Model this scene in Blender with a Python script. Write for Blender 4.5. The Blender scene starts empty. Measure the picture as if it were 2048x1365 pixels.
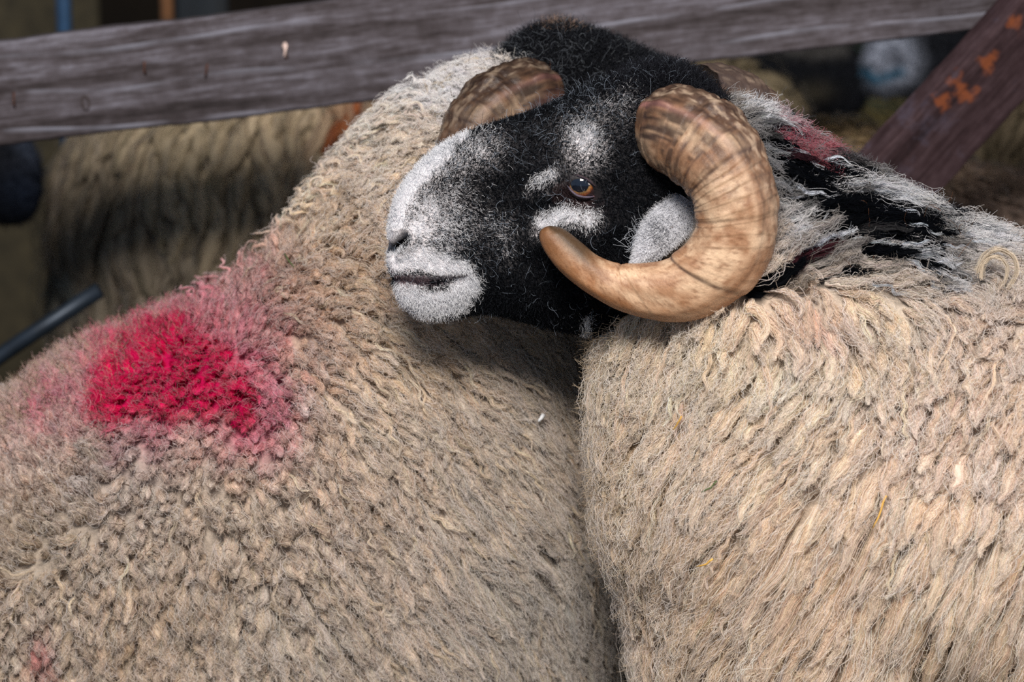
import bpy, math, random
import numpy as np
from mathutils import Vector, Matrix
from mathutils.bvhtree import BVHTree

sc = bpy.context.scene
C = sc.collection
rng = np.random.default_rng(7)
random.seed(7)

# ------------------------------------------------------------------ camera, sky, light, exposure
PITCH = math.radians(12.0)
CAM_D = 2.62
FOC = 92.0
FPX = FOC / 36.0 * 2048.0
AIM = np.array([0.0, 0.0, 0.72])
FWD = np.array([0.0, math.cos(PITCH), -math.sin(PITCH)])
UP = np.array([0.0, math.sin(PITCH), math.cos(PITCH)])
RT = np.array([1.0, 0.0, 0.0])
CAM = AIM - FWD * CAM_D
cd = bpy.data.cameras.new('camera'); cam = bpy.data.objects.new('camera', cd); C.objects.link(cam)
cam.location = CAM; cam.rotation_euler = (math.pi / 2 - PITCH, 0, 0)
cd.lens = FOC; cd.sensor_width = 36.0; cd.clip_end = 60
cd.dof.use_dof = True; cd.dof.focus_distance = CAM_D - 0.05; cd.dof.aperture_fstop = 3.6
sc.camera = cam

w = bpy.data.worlds.new('world'); sc.world = w; w.use_nodes = True
w.node_tree.nodes['Background'].inputs[0].default_value = (0.58, 0.74, 1.0, 1)
w.node_tree.nodes['Background'].inputs[1].default_value = 0.34


def area(name, loc, to, size, size_y, power, col):
    l = bpy.data.lights.new(name, 'AREA'); l.shape = 'RECTANGLE'; l.size = size; l.size_y = size_y
    l.energy = power; l.color = col
    o = bpy.data.objects.new(name, l); C.objects.link(o); o.location = loc
    o.rotation_euler = (Vector(to) - Vector(loc)).to_track_quat('-Z', 'Y').to_euler()
    return o


area('daylight_through_barn_door', (-0.1, -2.8, 3.35), (0.15, 0.0, 0.6), 1.5, 0.9, 218, (1.0, 0.93, 0.86))
area('daylight_from_yard_side', (3.2, -2.4, 1.5), (0.4, 0.0, 0.5), 1.4, 1.4, 44, (1.0, 0.90, 0.82))

sc.view_settings.view_transform = 'Standard'; sc.view_settings.look = 'None'
sc.view_settings.exposure = 0.0; sc.view_settings.gamma = 1.0
try: sc.view_settings.use_curve_mapping = False
except Exception: pass
sc.cycles.max_bounces = 6; sc.cycles.diffuse_bounces = 4; sc.cycles.glossy_bounces = 2
sc.cycles.use_denoising = False      # keeps the single wool fibres crisp
try: sc.cycles.debug_use_compact_bvh = True
except Exception: pass
sc.cycles.transparent_max_bounces = 4; sc.cycles.transmission_bounces = 2


# ------------------------------------------------------------------ helpers
def P(px, py, y):
    """world point on the plane of depth y seen at photo position (px, py)"""
    px = np.asarray(px, float); py = np.asarray(py, float); y = np.asarray(y, float)
    u = (px - 1024.0) / FPX; v = (682.5 - py) / FPX
    d = FWD + u[..., None] * RT + v[..., None] * UP
    t = (y - CAM[1]) / d[..., 1]
    return CAM + d * t[..., None]


def proj(p):
    q = np.asarray(p) - CAM
    z = q @ FWD
    return 1024.0 + FPX * (q @ RT) / z, 682.5 - FPX * (q @ UP) / z


def lin(c):
    c = np.asarray(c, float) / 255.0
    return np.where(c <= 0.04045, c / 12.92, ((c + 0.055) / 1.055) ** 2.4)


def norm(v):
    return v / np.maximum(np.linalg.norm(v, axis=-1, keepdims=True), 1e-9)


def _h(ix, iy, iz, s):
    n = (ix.astype(np.int64) * 374761393 + iy.astype(np.int64) * 668265263 + iz.astype(np.int64) * 2147483647 + s * 1013904223) & 0xFFFFFFFF
    n = ((n ^ (n >> 13)) * 1274126177) & 0xFFFFFFFF
    n = (n ^ (n >> 16)) & 0xFFFFFF
    return n / float(0xFFFFFF)


def vn(p, f=1.0, s=0):
    """smooth value noise in 0..1 at points p (...,3) with frequency f"""
    p = np.asarray(p, float) * f
    i = np.floor(p); t = p - i; t = t * t * (3 - 2 * t)
    i = i.astype(np.int64); x, y, z = i[..., 0], i[..., 1], i[..., 2]
    a = [_h(x + dx, y + dy, z + dz, s) for dx in (0, 1) for dy in (0, 1) for dz in (0, 1)]
    tx, ty, tz = t[..., 0], t[..., 1], t[..., 2]
    z00 = a[0] + (a[1] - a[0]) * tz; z01 = a[2] + (a[3] - a[2]) * tz
    z10 = a[4] + (a[5] - a[4]) * tz; z11 = a[6] + (a[7] - a[6]) * tz
    y0 = z00 + (z01 - z00) * ty; y1 = z10 + (z11 - z10) * ty
    return y0 + (y1 - y0) * tx


def fbm(p, f, s=0, o=3):
    r = 0; a = 1; t = 0
    for k in range(o):
        r = r + a * vn(p, f * 2 ** k, s + k * 17); t += a; a *= .5
    return r / t


def xz(px, py):
    px = np.asarray(px, float); py = np.asarray(py, float)
    return np.stack([px, py, px * 0], -1)


def blob(px, py, cx, cy, rx, ry, ang=0, p=2):
    a = math.radians(ang)
    dx, dy = px - cx, -(py - cy)
    u = (dx * math.cos(a) + dy * math.sin(a)) / rx; v = (-dx * math.sin(a) + dy * math.cos(a)) / ry
    return np.exp(-((u * u + v * v) ** (p / 2.0)))


def seg(px, py, pts, wd, p=2):
    """falloff around a polyline in photo coordinates"""
    d = np.full(np.shape(px), 1e9)
    for (x0, y0), (x1, y1) in zip(pts[:-1], pts[1:]):
        vx, vy = x1 - x0, y1 - y0; L = vx * vx + vy * vy
        t = np.clip(((px - x0) * vx + (py - y0) * vy) / L, 0, 1)
        d = np.minimum(d, np.hypot(px - x0 - t * vx, py - y0 - t * vy))
    return np.exp(-(d / wd) ** p)


def idw(px, py, samples, power=3.0):
    """samples: list of (x, y, value...) -> inverse distance interpolation"""
    S = np.array([(s[0], s[1]) for s in samples], float)
    V = np.array([s[2] for s in samples], float)
    if V.ndim == 1: V = V[:, None]
    px = np.asarray(px, float); py = np.asarray(py, float)
    d = np.hypot(px[..., None] - S[:, 0], py[..., None] - S[:, 1]) + 20.0
    wt = d ** -power; wt /= wt.sum(-1, keepdims=True)
    r = wt @ V
    return r[..., 0] if r.shape[-1] == 1 else r


def tag(o, label=None, cat=None, group=None, kind=None):
    if label: o['label'] = label
    if cat: o['category'] = cat
    if group: o['group'] = group
    if kind: o['kind'] = kind
    return o


def mesh_obj(name, V, F, mat, parent=None, smooth=True, col=None, link=True):
    m = bpy.data.meshes.new(name)
    m.from_pydata(np.asarray(V).tolist() if not isinstance(V, list) else V, [], F if isinstance(F, list) else np.asarray(F).tolist())
    if smooth: m.polygons.foreach_set('use_smooth', [True] * len(m.polygons))
    if col is not None: set_col(m, col)
    if mat: m.materials.append(mat)
    m.update()
    o = bpy.data.objects.new(name, m)
    if link: C.objects.link(o)
    if parent: o.parent = parent
    return o


def set_col(m, col):
    a = m.attributes.get('col') or m.attributes.new('col', 'FLOAT_COLOR', 'POINT')
    c = np.ones((len(m.vertices), 4), np.float32); c[:, :3] = col
    a.data.foreach_set('color', c.ravel())


def curves_obj(name, pts, rad, col, mat, parent=None, tip=None):
    """pts (N,M,3), rad broadcastable to (N,M), col (N,3) or (N,M,3) (one colour per hair), tip (N,3) colour of the hair ends"""
    N, M = pts.shape[:2]
    h = bpy.data.hair_curves.new(name)
    h.add_curves([M] * N)
    h.attributes['position'].data.foreach_set('vector', pts.astype(np.float32).ravel())
    r = h.attributes.get('radius') or h.attributes.new('radius', 'FLOAT', 'POINT')
    r.data.foreach_set('value', np.broadcast_to(rad, (N, M)).astype(np.float32).ravel())
    if np.ndim(col) == 3: col = col[:, 0]
    for an, v in (('col', col), ('tip', col if tip is None else tip)):
        a = h.attributes.new(an, 'FLOAT_COLOR', 'CURVE')
        c = np.ones((N, 4), np.float32); c[:, :3] = v
        a.data.foreach_set('color', c.ravel())
    h.materials.append(mat)
    o = bpy.data.objects.new(name, h); C.objects.link(o)
    if parent: o.parent = parent
    return o


class NT:
    def __init__(s, name):
        s.m = bpy.data.materials.new(name); s.m.use_nodes = True
        s.t = s.m.node_tree; s.b = s.t.nodes['Principled BSDF']; s.out = s.t.nodes['Material Output']

    def n(s, typ, **k):
        o = s.t.nodes.new(typ)
        for a, v in k.items():
            if a.startswith('i_'):
                key = a[2:]
                key = int(key) if key.isdigit() else key.replace('_', ' ')
                o.inputs[key].default_value = v
            else: setattr(o, a, v)
        return o

    def l(s, a, b): s.t.links.new(a, b)

    def ramp(s, fac, stops):
        r = s.n('ShaderNodeValToRGB'); e = r.color_ramp.elements
        while len(e) < len(stops): e.new(0.5)
        for q, (p, c) in zip(e, stops):
            q.position = p; q.color = (*[float(x) for x in lin(c)], 1)
        s.l(fac, r.inputs[0]); return r.outputs[0]


def fibre_mat(name, trans=0.35, gloss=0.0, rough=0.4):
    k = NT(name); k.t.nodes.remove(k.b)
    at = k.n('ShaderNodeAttribute', attribute_name='col')
    d = k.n('ShaderNodeBsdfDiffuse'); tr = k.n('ShaderNodeBsdfTranslucent')
    at2 = k.n('ShaderNodeAttribute', attribute_name='tip'); hi = k.n('ShaderNodeHairInfo')
    tm = k.n('ShaderNodeMapRange', i_1=0.62, i_2=1.0, i_3=0.0, i_4=1.0); k.l(hi.outputs['Intercept'], tm.inputs[0])
    mc = k.n('ShaderNodeMix', data_type='RGBA'); k.l(tm.outputs[0], mc.inputs[0]); k.l(at.outputs['Color'], mc.inputs[6]); k.l(at2.outputs['Color'], mc.inputs[7])
    k.l(mc.outputs[2], d.inputs[0]); k.l(mc.outputs[2], tr.inputs[0])
    mx = k.n('ShaderNodeMixShader', i_0=trans)
    k.l(d.outputs[0], mx.inputs[1]); k.l(tr.outputs[0], mx.inputs[2])
    o = mx.outputs[0]
    if gloss:
        g = k.n('ShaderNodeBsdfGlossy', i_Roughness=rough); g.inputs[0].default_value = (0.75, 0.85, 1, 1)
        m2 = k.n('ShaderNodeMixShader', i_0=gloss); k.l(o, m2.inputs[1]); k.l(g.outputs[0], m2.inputs[2]); o = m2.outputs[0]
    k.l(o, k.out.inputs[0])
    return k.m


def skin_mat(name, rough=0.85, bump=0.0, scale=300, spec=0.15, var=0.25, coat=0.0):
    k = NT(name)
    at = k.n('ShaderNodeAttribute', attribute_name='col')
    no = k.n('ShaderNodeTexNoise', i_Scale=scale, i_Detail=5.0, i_Roughness=0.65)
    ge = k.n('ShaderNodeTexCoord'); k.l(ge.outputs['Object'], no.inputs['Vector'])
    mr = k.n('ShaderNodeMapRange', i_1=0.25, i_2=0.75, i_3=1 - var, i_4=1 + var); k.l(no.outputs[0], mr.inputs[0])
    mu = k.n('ShaderNodeVectorMath', operation='SCALE'); k.l(at.outputs['Color'], mu.inputs[0]); k.l(mr.outputs[0], mu.inputs['Scale'])
    k.l(mu.outputs[0], k.b.inputs['Base Color'])
    k.b.inputs['Roughness'].default_value = rough; k.b.inputs['Specular IOR Level'].default_value = spec
    k.b.inputs['Coat Weight'].default_value = coat; k.b.inputs['Coat Roughness'].default_value = 0.05
    if bump:
        bp = k.n('ShaderNodeBump', i_Strength=bump, i_Distance=0.002); k.l(no.outputs[0], bp.inputs['Height']); k.l(bp.outputs[0], k.b.inputs['Normal'])
    return k.m


M_WOOL = fibre_mat('wool_fibre')
M_FACE = fibre_mat('face_hair', 0.28, 0.012, 0.35)
M_BODY = skin_mat('wool_ground', 1.0, 0.6, 260, 0.0)
M_HORN = skin_mat('horn', 0.42, 0.28, 700, 0.4, 0.16)
M_EYE = skin_mat('eye', 0.12, 0, 900, 0.5, 0.15, 1.0)
M_LID = skin_mat('eyelid_skin', 0.5, 0.5, 900, 0.4)


# ------------------------------------------------------------------ barn and timber
def wood_mat(name, stops, grain_axis=0, scale=1.0, rust=None, streak=None, rough=0.85, gx=3.0, gyz=42.0):
    k = NT(name)
    tc = k.n('ShaderNodeTexCoord')
    mp = k.n('ShaderNodeMapping'); k.l(tc.outputs['Object'], mp.inputs[0])
    s = [gyz * scale] * 3; s[grain_axis] = gx * scale; mp.inputs['Scale'].default_value = s
    n1 = k.n('ShaderNodeTexNoise', i_Scale=1.0, i_Detail=8.0, i_Roughness=0.62, i_Distortion=0.6); k.l(mp.outputs[0], n1.inputs['Vector'])
    mp2 = k.n('ShaderNodeMapping'); k.l(tc.outputs['Object'], mp2.inputs[0])
    s2 = [260 * scale] * 3; s2[grain_axis] = 26 * scale; mp2.inputs['Scale'].default_value = s2
    n2 = k.n('ShaderNodeTexNoise', i_Scale=1.0, i_Detail=4.0, i_Roughness=0.6); k.l(mp2.outputs[0], n2.inputs['Vector'])
    n3 = k.n('ShaderNodeTexNoise', i_Scale=55.0, i_Detail=5.0, i_Roughness=0.7); k.l(tc.outputs['Object'], n3.inputs['Vector'])
    a = k.n('ShaderNodeMath', operation='MULTIPLY_ADD', i_1=0.55); k.l(n2.outputs[0], a.inputs[0]); k.l(n1.outputs[0], a.inputs[2])
    b = k.n('ShaderNodeMath', operation='MULTIPLY_ADD', i_1=0.35, i_2=-0.40); k.l(n3.outputs[0], b.inputs[0])
    c = k.n('ShaderNodeMath', operation='ADD'); k.l(a.outputs[0], c.inputs[0]); k.l(b.outputs[0], c.inputs[1])
    col = k.ramp(c.outputs[0], stops)
    if streak:      # pale wavy grain lines along the board
        col = streak(k, tc, col)
    if rust:
        col = rust(k, tc, col)
    k.l(col, k.b.inputs['Base Color'])
    k.b.inputs['Roughness'].default_value = rough; k.b.inputs['Specular IOR Level'].default_value = 0.2
    bp = k.n('ShaderNodeBump', i_Strength=0.6, i_Distance=0.0025); k.l(c.outputs[0], bp.inputs['Height']); k.l(bp.outputs[0], k.b.inputs['Normal'])
    return k.m


def board(name, L, Hh, T, mat, seed=0, nx=90, parent=None):
    """a sawn board along local X, height Z, thickness Y, with worn wavy edges"""
    xs = np.linspace(-L / 2, L / 2, nx)
    e = 0.003
    prof = [(-T / 2, -Hh / 2 + e), (-T / 2, 0), (-T / 2, Hh / 2 - e), (-T / 2 + e, Hh / 2), (T / 2 - e, Hh / 2), (T / 2, Hh / 2 - e), (T / 2, -Hh / 2 + e), (T / 2 - e, -Hh / 2), (-T / 2 + e, -Hh / 2)]
    V = []
    for i, x in enumerate(xs):
        for j, (y, z) in enumerate(prof):
            q = np.array([x, y, z])
            nz = (vn(q, 9, seed) - .5) * 0.006 + (vn(q, 60, seed + 3) - .5) * 0.002
            V.append((x, y + (vn(q, 12, seed + 5) - .5) * 0.003, z + nz * (1 if abs(z) > Hh * .3 else 0)))
    n = len(prof); F = []
    for i in range(nx - 1):
        for j in range(n):
            k = (j + 1) % n
            F.append((i * n + j, i * n + k, (i + 1) * n + k, (i + 1) * n + j))
    F.append(tuple(range(n))[::-1]); F.append(tuple((nx - 1) * n + j for j in range(n)))
    o = mesh_obj(name, V, F, mat, parent, smooth=False)
    return o


def streaks(k, tc, col):
    sx = k.n('ShaderNodeSeparateXYZ'); k.l(tc.outputs['Object'], sx.inputs[0])
    mpn = k.n('ShaderNodeMapping'); mpn.inputs['Scale'].default_value = (1.4, 1, 3); k.l(tc.outputs['Object'], mpn.inputs[0])
    nn = k.n('ShaderNodeTexNoise', i_Scale=1.0, i_Detail=2.0, i_Roughness=0.4); k.l(mpn.outputs[0], nn.inputs['Vector'])
    off = k.n('ShaderNodeMath', operation='MULTIPLY_ADD', i_1=0.16); k.l(nn.outputs[0], off.inputs[0]); k.l(sx.outputs[2], off.inputs[2])
    ws = k.n('ShaderNodeMath', operation='MULTIPLY', i_1=27.0); k.l(off.outputs[0], ws.inputs[0])
    fr = k.n('ShaderNodeMath', operation='FRACT'); k.l(ws.outputs[0], fr.inputs[0])
    r = k.n('ShaderNodeMapRange', i_1=0.86, i_2=0.97, i_3=0.0, i_4=1.0); k.l(fr.outputs[0], r.inputs[0])
    nb = k.n('ShaderNodeTexNoise', i_Scale=9.0, i_Detail=3.0); k.l(tc.outputs['Object'], nb.inputs['Vector'])
    rb = k.n('ShaderNodeMapRange', i_1=0.42, i_2=0.62, i_3=0.0, i_4=0.55); k.l(nb.outputs[0], rb.inputs[0])
    mu = k.n('ShaderNodeMath', operation='MULTIPLY'); k.l(r.outputs[0], mu.inputs[0]); k.l(rb.outputs[0], mu.inputs[1])
    mx = k.n('ShaderNodeMix', data_type='RGBA'); k.l(mu.outputs[0], mx.inputs[0]); k.l(col, mx.inputs[6]); mx.inputs[7].default_value = (*lin((150, 152, 166)), 1)
    return mx.outputs[2]


def rusty(k, tc, col):
    n = k.n('ShaderNodeTexNoise', i_Scale=11.0, i_Detail=5.0, i_Roughness=0.6); k.l(tc.outputs['Object'], n.inputs['Vector'])
    sx = k.n('ShaderNodeSeparateXYZ'); k.l(tc.outputs['Object'], sx.inputs[0])
    # bare orange scrapes at three places on the board
    q0, q1 = Vector(P(1776, 380, 0.47)), Vector(P(2076, 50, 0.47)); uu = (q1 - q0).normalized(); vv = Vector((-uu.z, 0, uu.x)); q0 = q0 + uu * .25
    acc = None
    for (bx, by, sz) in [(1868, 188, .022), (1905, 165, .024), (1960, 112, .022), (2020, 30, .02)]:
        d_ = Vector(P(bx, by, 0.47)) - q0
        di = k.n('ShaderNodeVectorMath', operation='DISTANCE'); k.l(tc.outputs['Object'], di.inputs[0]); di.inputs[1].default_value = (d_.dot(uu), -.02, d_.dot(vv))
        mm = k.n('ShaderNodeMapRange', i_1=0.0, i_2=sz * 1.6, i_3=0.34, i_4=-0.1); mm.clamp = False; k.l(di.outputs['Value'], mm.inputs[0])
        if acc is None: acc = mm.outputs[0]
        else:
            mxn = k.n('ShaderNodeMath', operation='MAXIMUM'); k.l(acc, mxn.inputs[0]); k.l(mm.outputs[0], mxn.inputs[1]); acc = mxn.outputs[0]
    n.inputs['Scale'].default_value = 45.0
    mcl = k.n('ShaderNodeMapRange', i_1=-1.0, i_2=1.0, i_3=-1.0, i_4=1.0); k.l(acc, mcl.inputs[0])
    m = mcl
    s = k.n('ShaderNodeMath', operation='ADD'); k.l(n.outputs[0], s.inputs[0]); k.l(m.outputs[0], s.inputs[1])
    r = k.n('ShaderNodeMapRange', i_1=0.66, i_2=0.80, i_3=0.0, i_4=0.75); k.l(s.outputs[0], r.inputs[0])
    mx = k.n('ShaderNodeMix', data_type='RGBA'); k.l(r.outputs[0], mx.inputs[0]); k.l(col, mx.inputs[6]); mx.inputs[7].default_value = (*lin((136, 74, 42)), 1)
    n2 = k.n('ShaderNodeTexNoise', i_Scale=16.0, i_Detail=5.0, i_Roughness=0.7); k.l(tc.outputs['Object'], n2.inputs['Vector'])
    r2 = k.n('ShaderNodeMapRange', i_1=0.55, i_2=0.75, i_3=0.0, i_4=0.55); k.l(n2.outputs[0], r2.inputs[0])
    m2 = k.n('ShaderNodeMix', data_type='RGBA'); k.l(r2.outputs[0], m2.inputs[0]); k.l(mx.outputs[2], m2.inputs[6]); m2.inputs[7].default_value = (*lin((92, 88, 106)), 1)
    return m2.outputs[2]


M_RAIL = wood_mat('weathered_rail', [(0.25, (34, 29, 29)), (0.45, (62, 56, 58)), (0.6, (84, 79, 84)), (0.8, (118, 116, 126))], streak=streaks)
M_BRACE = wood_mat('creosoted_brace', [(0.3, (26, 16, 18)), (0.5, (50, 35, 38)), (0.75, (76, 60, 64))], rust=rusty)
M_DARKWOOD = wood_mat('dark_boarding', [(0.3, (18, 15, 12)), (0.6, (34, 28, 21)), (0.8, (46, 38, 28))], grain_axis=2)


def plain(name, rgb, rough=0.6, metal=0.0):
    k = NT(name)
    n = k.n('ShaderNodeTexNoise', i_Scale=30.0, i_Detail=4.0)
    tc = k.n('ShaderNodeTexCoord'); k.l(tc.outputs['Object'], n.inputs['Vector'])
    c = np.array(rgb, float)
    k.l(k.ramp(n.outputs[0], [(0.3, c * 0.75), (0.7, np.minimum(c * 1.15, 255))]), k.b.inputs['Base Color'])
    k.b.inputs['Roughness'].default_value = rough; k.b.inputs['Metallic'].default_value = metal
    return k.m


def tube(name, pts, r, mat, parent=None, n=10):
    pts = np.asarray(pts, float); V = []; F = []
    r = np.broadcast_to(r, (len(pts),))
    t = norm(np.gradient(pts, axis=0)); ref = np.array([0.0, 0, 1]) if abs(t[0][2]) < 0.8 else np.array([1.0, 0, 0])
    for i, p in enumerate(pts):
        a = norm(np.cross(t[i], ref)); b = np.cross(t[i], a)
        for j in range(n):
            an = 2 * math.pi * j / n
            V.append(tuple(p + r[i] * (a * math.cos(an) + b * math.sin(an))))
    for i in range(len(pts) - 1):
        for j in range(n):
            k = (j + 1) % n
            F.append((i * n + j, i * n + k, (i + 1) * n + k, (i + 1) * n + j))
    F.append(tuple(range(n))[::-1]); F.append(tuple((len(pts) - 1) * n + j for j in range(n)))
    return mesh_obj(name, V, F, mat, parent)


# straw floor
def ground_mat():
    k = NT('straw_litter')
    tc = k.n('ShaderNodeTexCoord')
    n = k.n('ShaderNodeTexNoise', i_Scale=14.0, i_Detail=9.0, i_Roughness=0.75, i_Distortion=1.5); k.l(tc.outputs['Object'], n.inputs['Vector'])
    k.l(k.ramp(n.outputs[0], [(0.3, (44, 40, 30)), (0.5, (96, 84, 58)), (0.62, (126, 116, 84)), (0.75, (70, 84, 76))]), k.b.inputs['Base Color'])
    k.b.inputs['Roughness'].default_value = 0.95
    bp = k.n('ShaderNodeBump', i_Strength=1.0, i_Distance=0.03); k.l(n.outputs[0], bp.inputs['Height']); k.l(bp.outputs[0], k.b.inputs['Normal'])
    return k.m


M_GROUND = ground_mat()
g = mesh_obj('floor', [(-5, -4, 0), (6, -4, 0), (6, 6, 0), (-5, 6, 0)], [(0, 1, 2, 3)], M_GROUND, smooth=False); g['kind'] = 'structure'


def slab(name, x0, x1, y0, y1, z0, z1, mat):
    V = [(x, y, z) for x in (x0, x1) for y in (y0, y1) for z in (z0, z1)]
    F = [(0, 1, 3, 2), (4, 6, 7, 5), (0, 4, 5, 1), (2, 3, 7, 6), (0, 2, 6, 4), (1, 5, 7, 3)]
    o = mesh_obj(name, V, F, mat, smooth=False); o['kind'] = 'structure'; return o


slab('wall_back', -5, 6, 4.6, 4.75, 0, 3.0, M_DARKWOOD)
slab('ambient_block_ceiling', -5, 6, 0.1, 4.75, 3.0, 3.08, M_DARKWOOD)  # unseen, added over the rear only to block ambient light and darken the background

# the pen rail behind the two rams
Y_RAIL = 0.56
pl, pr = P(0, 190, Y_RAIL), P(1900, -36, Y_RAIL)
dx = pr - pl; ang = math.atan2(dx[2], dx[0])
RAIL_H = 0.1235
RAIL_T = 0.045
rail = board('fence_rail', 3.4, RAIL_H, RAIL_T, M_RAIL, 3, nx=220)
ux = Vector((math.cos(ang), 0, math.sin(ang)))
ctr = Vector(P(950, 75.5, Y_RAIL)) + Vector((0, RAIL_T / 2, 0))
rail.location = ctr; rail.rotation_euler = (0, -ang, 0)
tag(rail, 'weathered grey wooden rail crossing behind the two rams\' heads', 'rail')
M_NAIL = plain('rusty_nail', (92, 58, 44), 0.7, 0.4)
M_PALE = plain('pale_splinter', (214, 190, 180), 0.8)
M_KNOT = plain('knot_wood', (58, 48, 46), 0.9)


def on_rail(px, py, dy=0.0):
    p = Vector(P(px, py, Y_RAIL)) - ctr; p.rotate(Matrix.Rotation(ang, 3, 'Y')); p.y = -RAIL_T / 2 + dy
    return np.array(p)


for (x, y, h, bend) in [(288, 136, 14, 3), (415, 142, 15, -4), (27, 200, 16, 3)]:
    q = [on_rail(x, y - h, 0.002), on_rail(x + bend * .2, y - h * .7, -0.002), on_rail(x + bend * .6, y + h * .4, -0.003), on_rail(x + bend, y + h, 0.001)]
    tube('nail', q, [.0012, .0014, .0014, .0016], M_NAIL, rail, 8)
q = [on_rail(570, 86, 0.002), on_rail(570, 92, -0.004), on_rail(573, 108, -0.005), on_rail(571, 118, 0.001)]
tube('bare_nail', q, [.002, .0034, .003, .002], M_PALE, rail, 8)
# knot: a shallow dark ring round a pale eye
kc = on_rail(171, 206, 0)
kp = [kc + np.array([math.cos(t) * .0042, -0.0002, math.sin(t) * .0085]) for t in np.linspace(0, 2 * math.pi, 22)]
tube('knot', kp, .0012, M_KNOT, rail, 6)

# the diagonal brace on the right
Y_BR = 0.47
bl = board('diagonal_brace', 1.6, 0.100, 0.04, M_BRACE, 11, nx=120)
p0, p1 = Vector(P(1776, 380, Y_BR)), Vector(P(2076, 50, Y_BR))
u = (p1 - p0).normalized(); a2 = math.atan2(u.z, u.x)
bl.matrix_world = Matrix.Translation(p0 + u * 0.25 + Vector((0, 0.02, 0))) @ Matrix.Rotation(-a2, 4, 'Y') @ Matrix.Rotation(math.radians(24), 4, 'X')
tag(bl, 'dark stained diagonal timber brace with orange scraped patches, right of the rail', 'brace')

# pen bars further back
M_BLUE = plain('blue_painted_steel', (46, 76, 108), 0.5, 0.3)
M_GREY = plain('galvanised_steel', (44, 54, 66), 0.45, 0.5)
M_TAN = plain('tan_timber', (96, 64, 38), 0.9)
M_SLATE = plain('slate_sheet', (24, 32, 40), 0.8)


def pole(px, r, yy, mat, name, label, cat, ztop=1.9):
    p = P(px, 20, yy)
    o = tube(name, [(p[0], yy, 0), (p[0], yy, ztop)], r, mat); tag(o, label, cat); return o


pole(128, 0.012, 1.5, M_BLUE, 'gate_post', 'slim blue steel post standing behind the rail near the left edge', 'post')
pole(334, 0.0105, 1.45, M_TAN, 'wooden_stake', 'thin tan wooden stake seen above the rail, right of the blue post', 'stake')
o = tube('gate_bar', [P(-420, 990, 0.72), P(-200, 850, 0.72), P(55, 675, 0.72), P(200, 580, 0.72)], 0.011, M_GREY)
tag(o, 'dark blue-grey steel bar sloping behind the red-marked sheep at the left edge', 'bar')


def panel(name, px0, px1, yy, mat, label, th=0.02, z1=1.45):
    x0, x1 = P(px0, 20, yy)[0], P(px1, 20, yy)[0]
    V = [(x, y, z) for x in (x0, x1) for y in (yy, yy + th) for z in (0, z1)]
    F = [(0, 1, 3, 2), (4, 6, 7, 5), (0, 4, 5, 1), (2, 3, 7, 6), (0, 2, 6, 4), (1, 5, 7, 3)]
    o = mesh_obj(name, V, F, mat, smooth=False)
    bv = o.modifiers.new('b', 'BEVEL'); bv.width = 0.004
    return tag(o, label, 'panel')


panel('sheet_panel', 352, 455, 1.75, M_SLATE, 'dark slate-blue sheet panel above the rail, right of the tan stake')
panel('boarding_panel', -60, 196, 2.1, plain('olive_boarding', (62, 56, 40), .9), 'brown boarding above the rail at the top left corner')


# ------------------------------------------------------------------ animals: bodies
def blobs_to_mesh(sph, voxel=0.011, smooth=14):
    """sph: list of chains, each a list of (centre xyz, radius); a smooth skin grown round them"""
    bm_V = []; bm_F = []
    import bmesh
    bm = bmesh.new()
    for ch in sph:
        pts = []
        for (c0, r0), (c1, r1) in zip(ch[:-1], ch[1:]):
            c0, c1 = np.array(c0), np.array(c1); L = np.linalg.norm(c1 - c0)
            n = max(2, int(L / (0.28 * min(r0, r1))) + 1)
            for t in np.linspace(0, 1, n, endpoint=False): pts.append((c0 * (1 - t) + c1 * t, r0 * (1 - t) + r1 * t))
        pts.append((np.array(ch[-1][0]), ch[-1][1]))
        for c, r in pts:
            bmesh.ops.create_icosphere(bm, subdivisions=3, radius=r, matrix=Matrix.Translation(Vector(c)))
    m = bpy.data.meshes.new('tmp'); bm.to_mesh(m); bm.free()
    o = bpy.data.objects.new('tmp', m); C.objects.link(o)
    r = o.modifiers.new('r', 'REMESH'); r.mode = 'VOXEL'; r.voxel_size = voxel
    s = o.modifiers.new('s', 'SMOOTH'); s.iterations = smooth; s.factor = 0.6
    dg = bpy.context.evaluated_depsgraph_get()
    me = bpy.data.meshes.new_from_object(o.evaluated_get(dg))
    bpy.data.objects.remove(o); bpy.data.meshes.remove(m)
    return me


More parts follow.
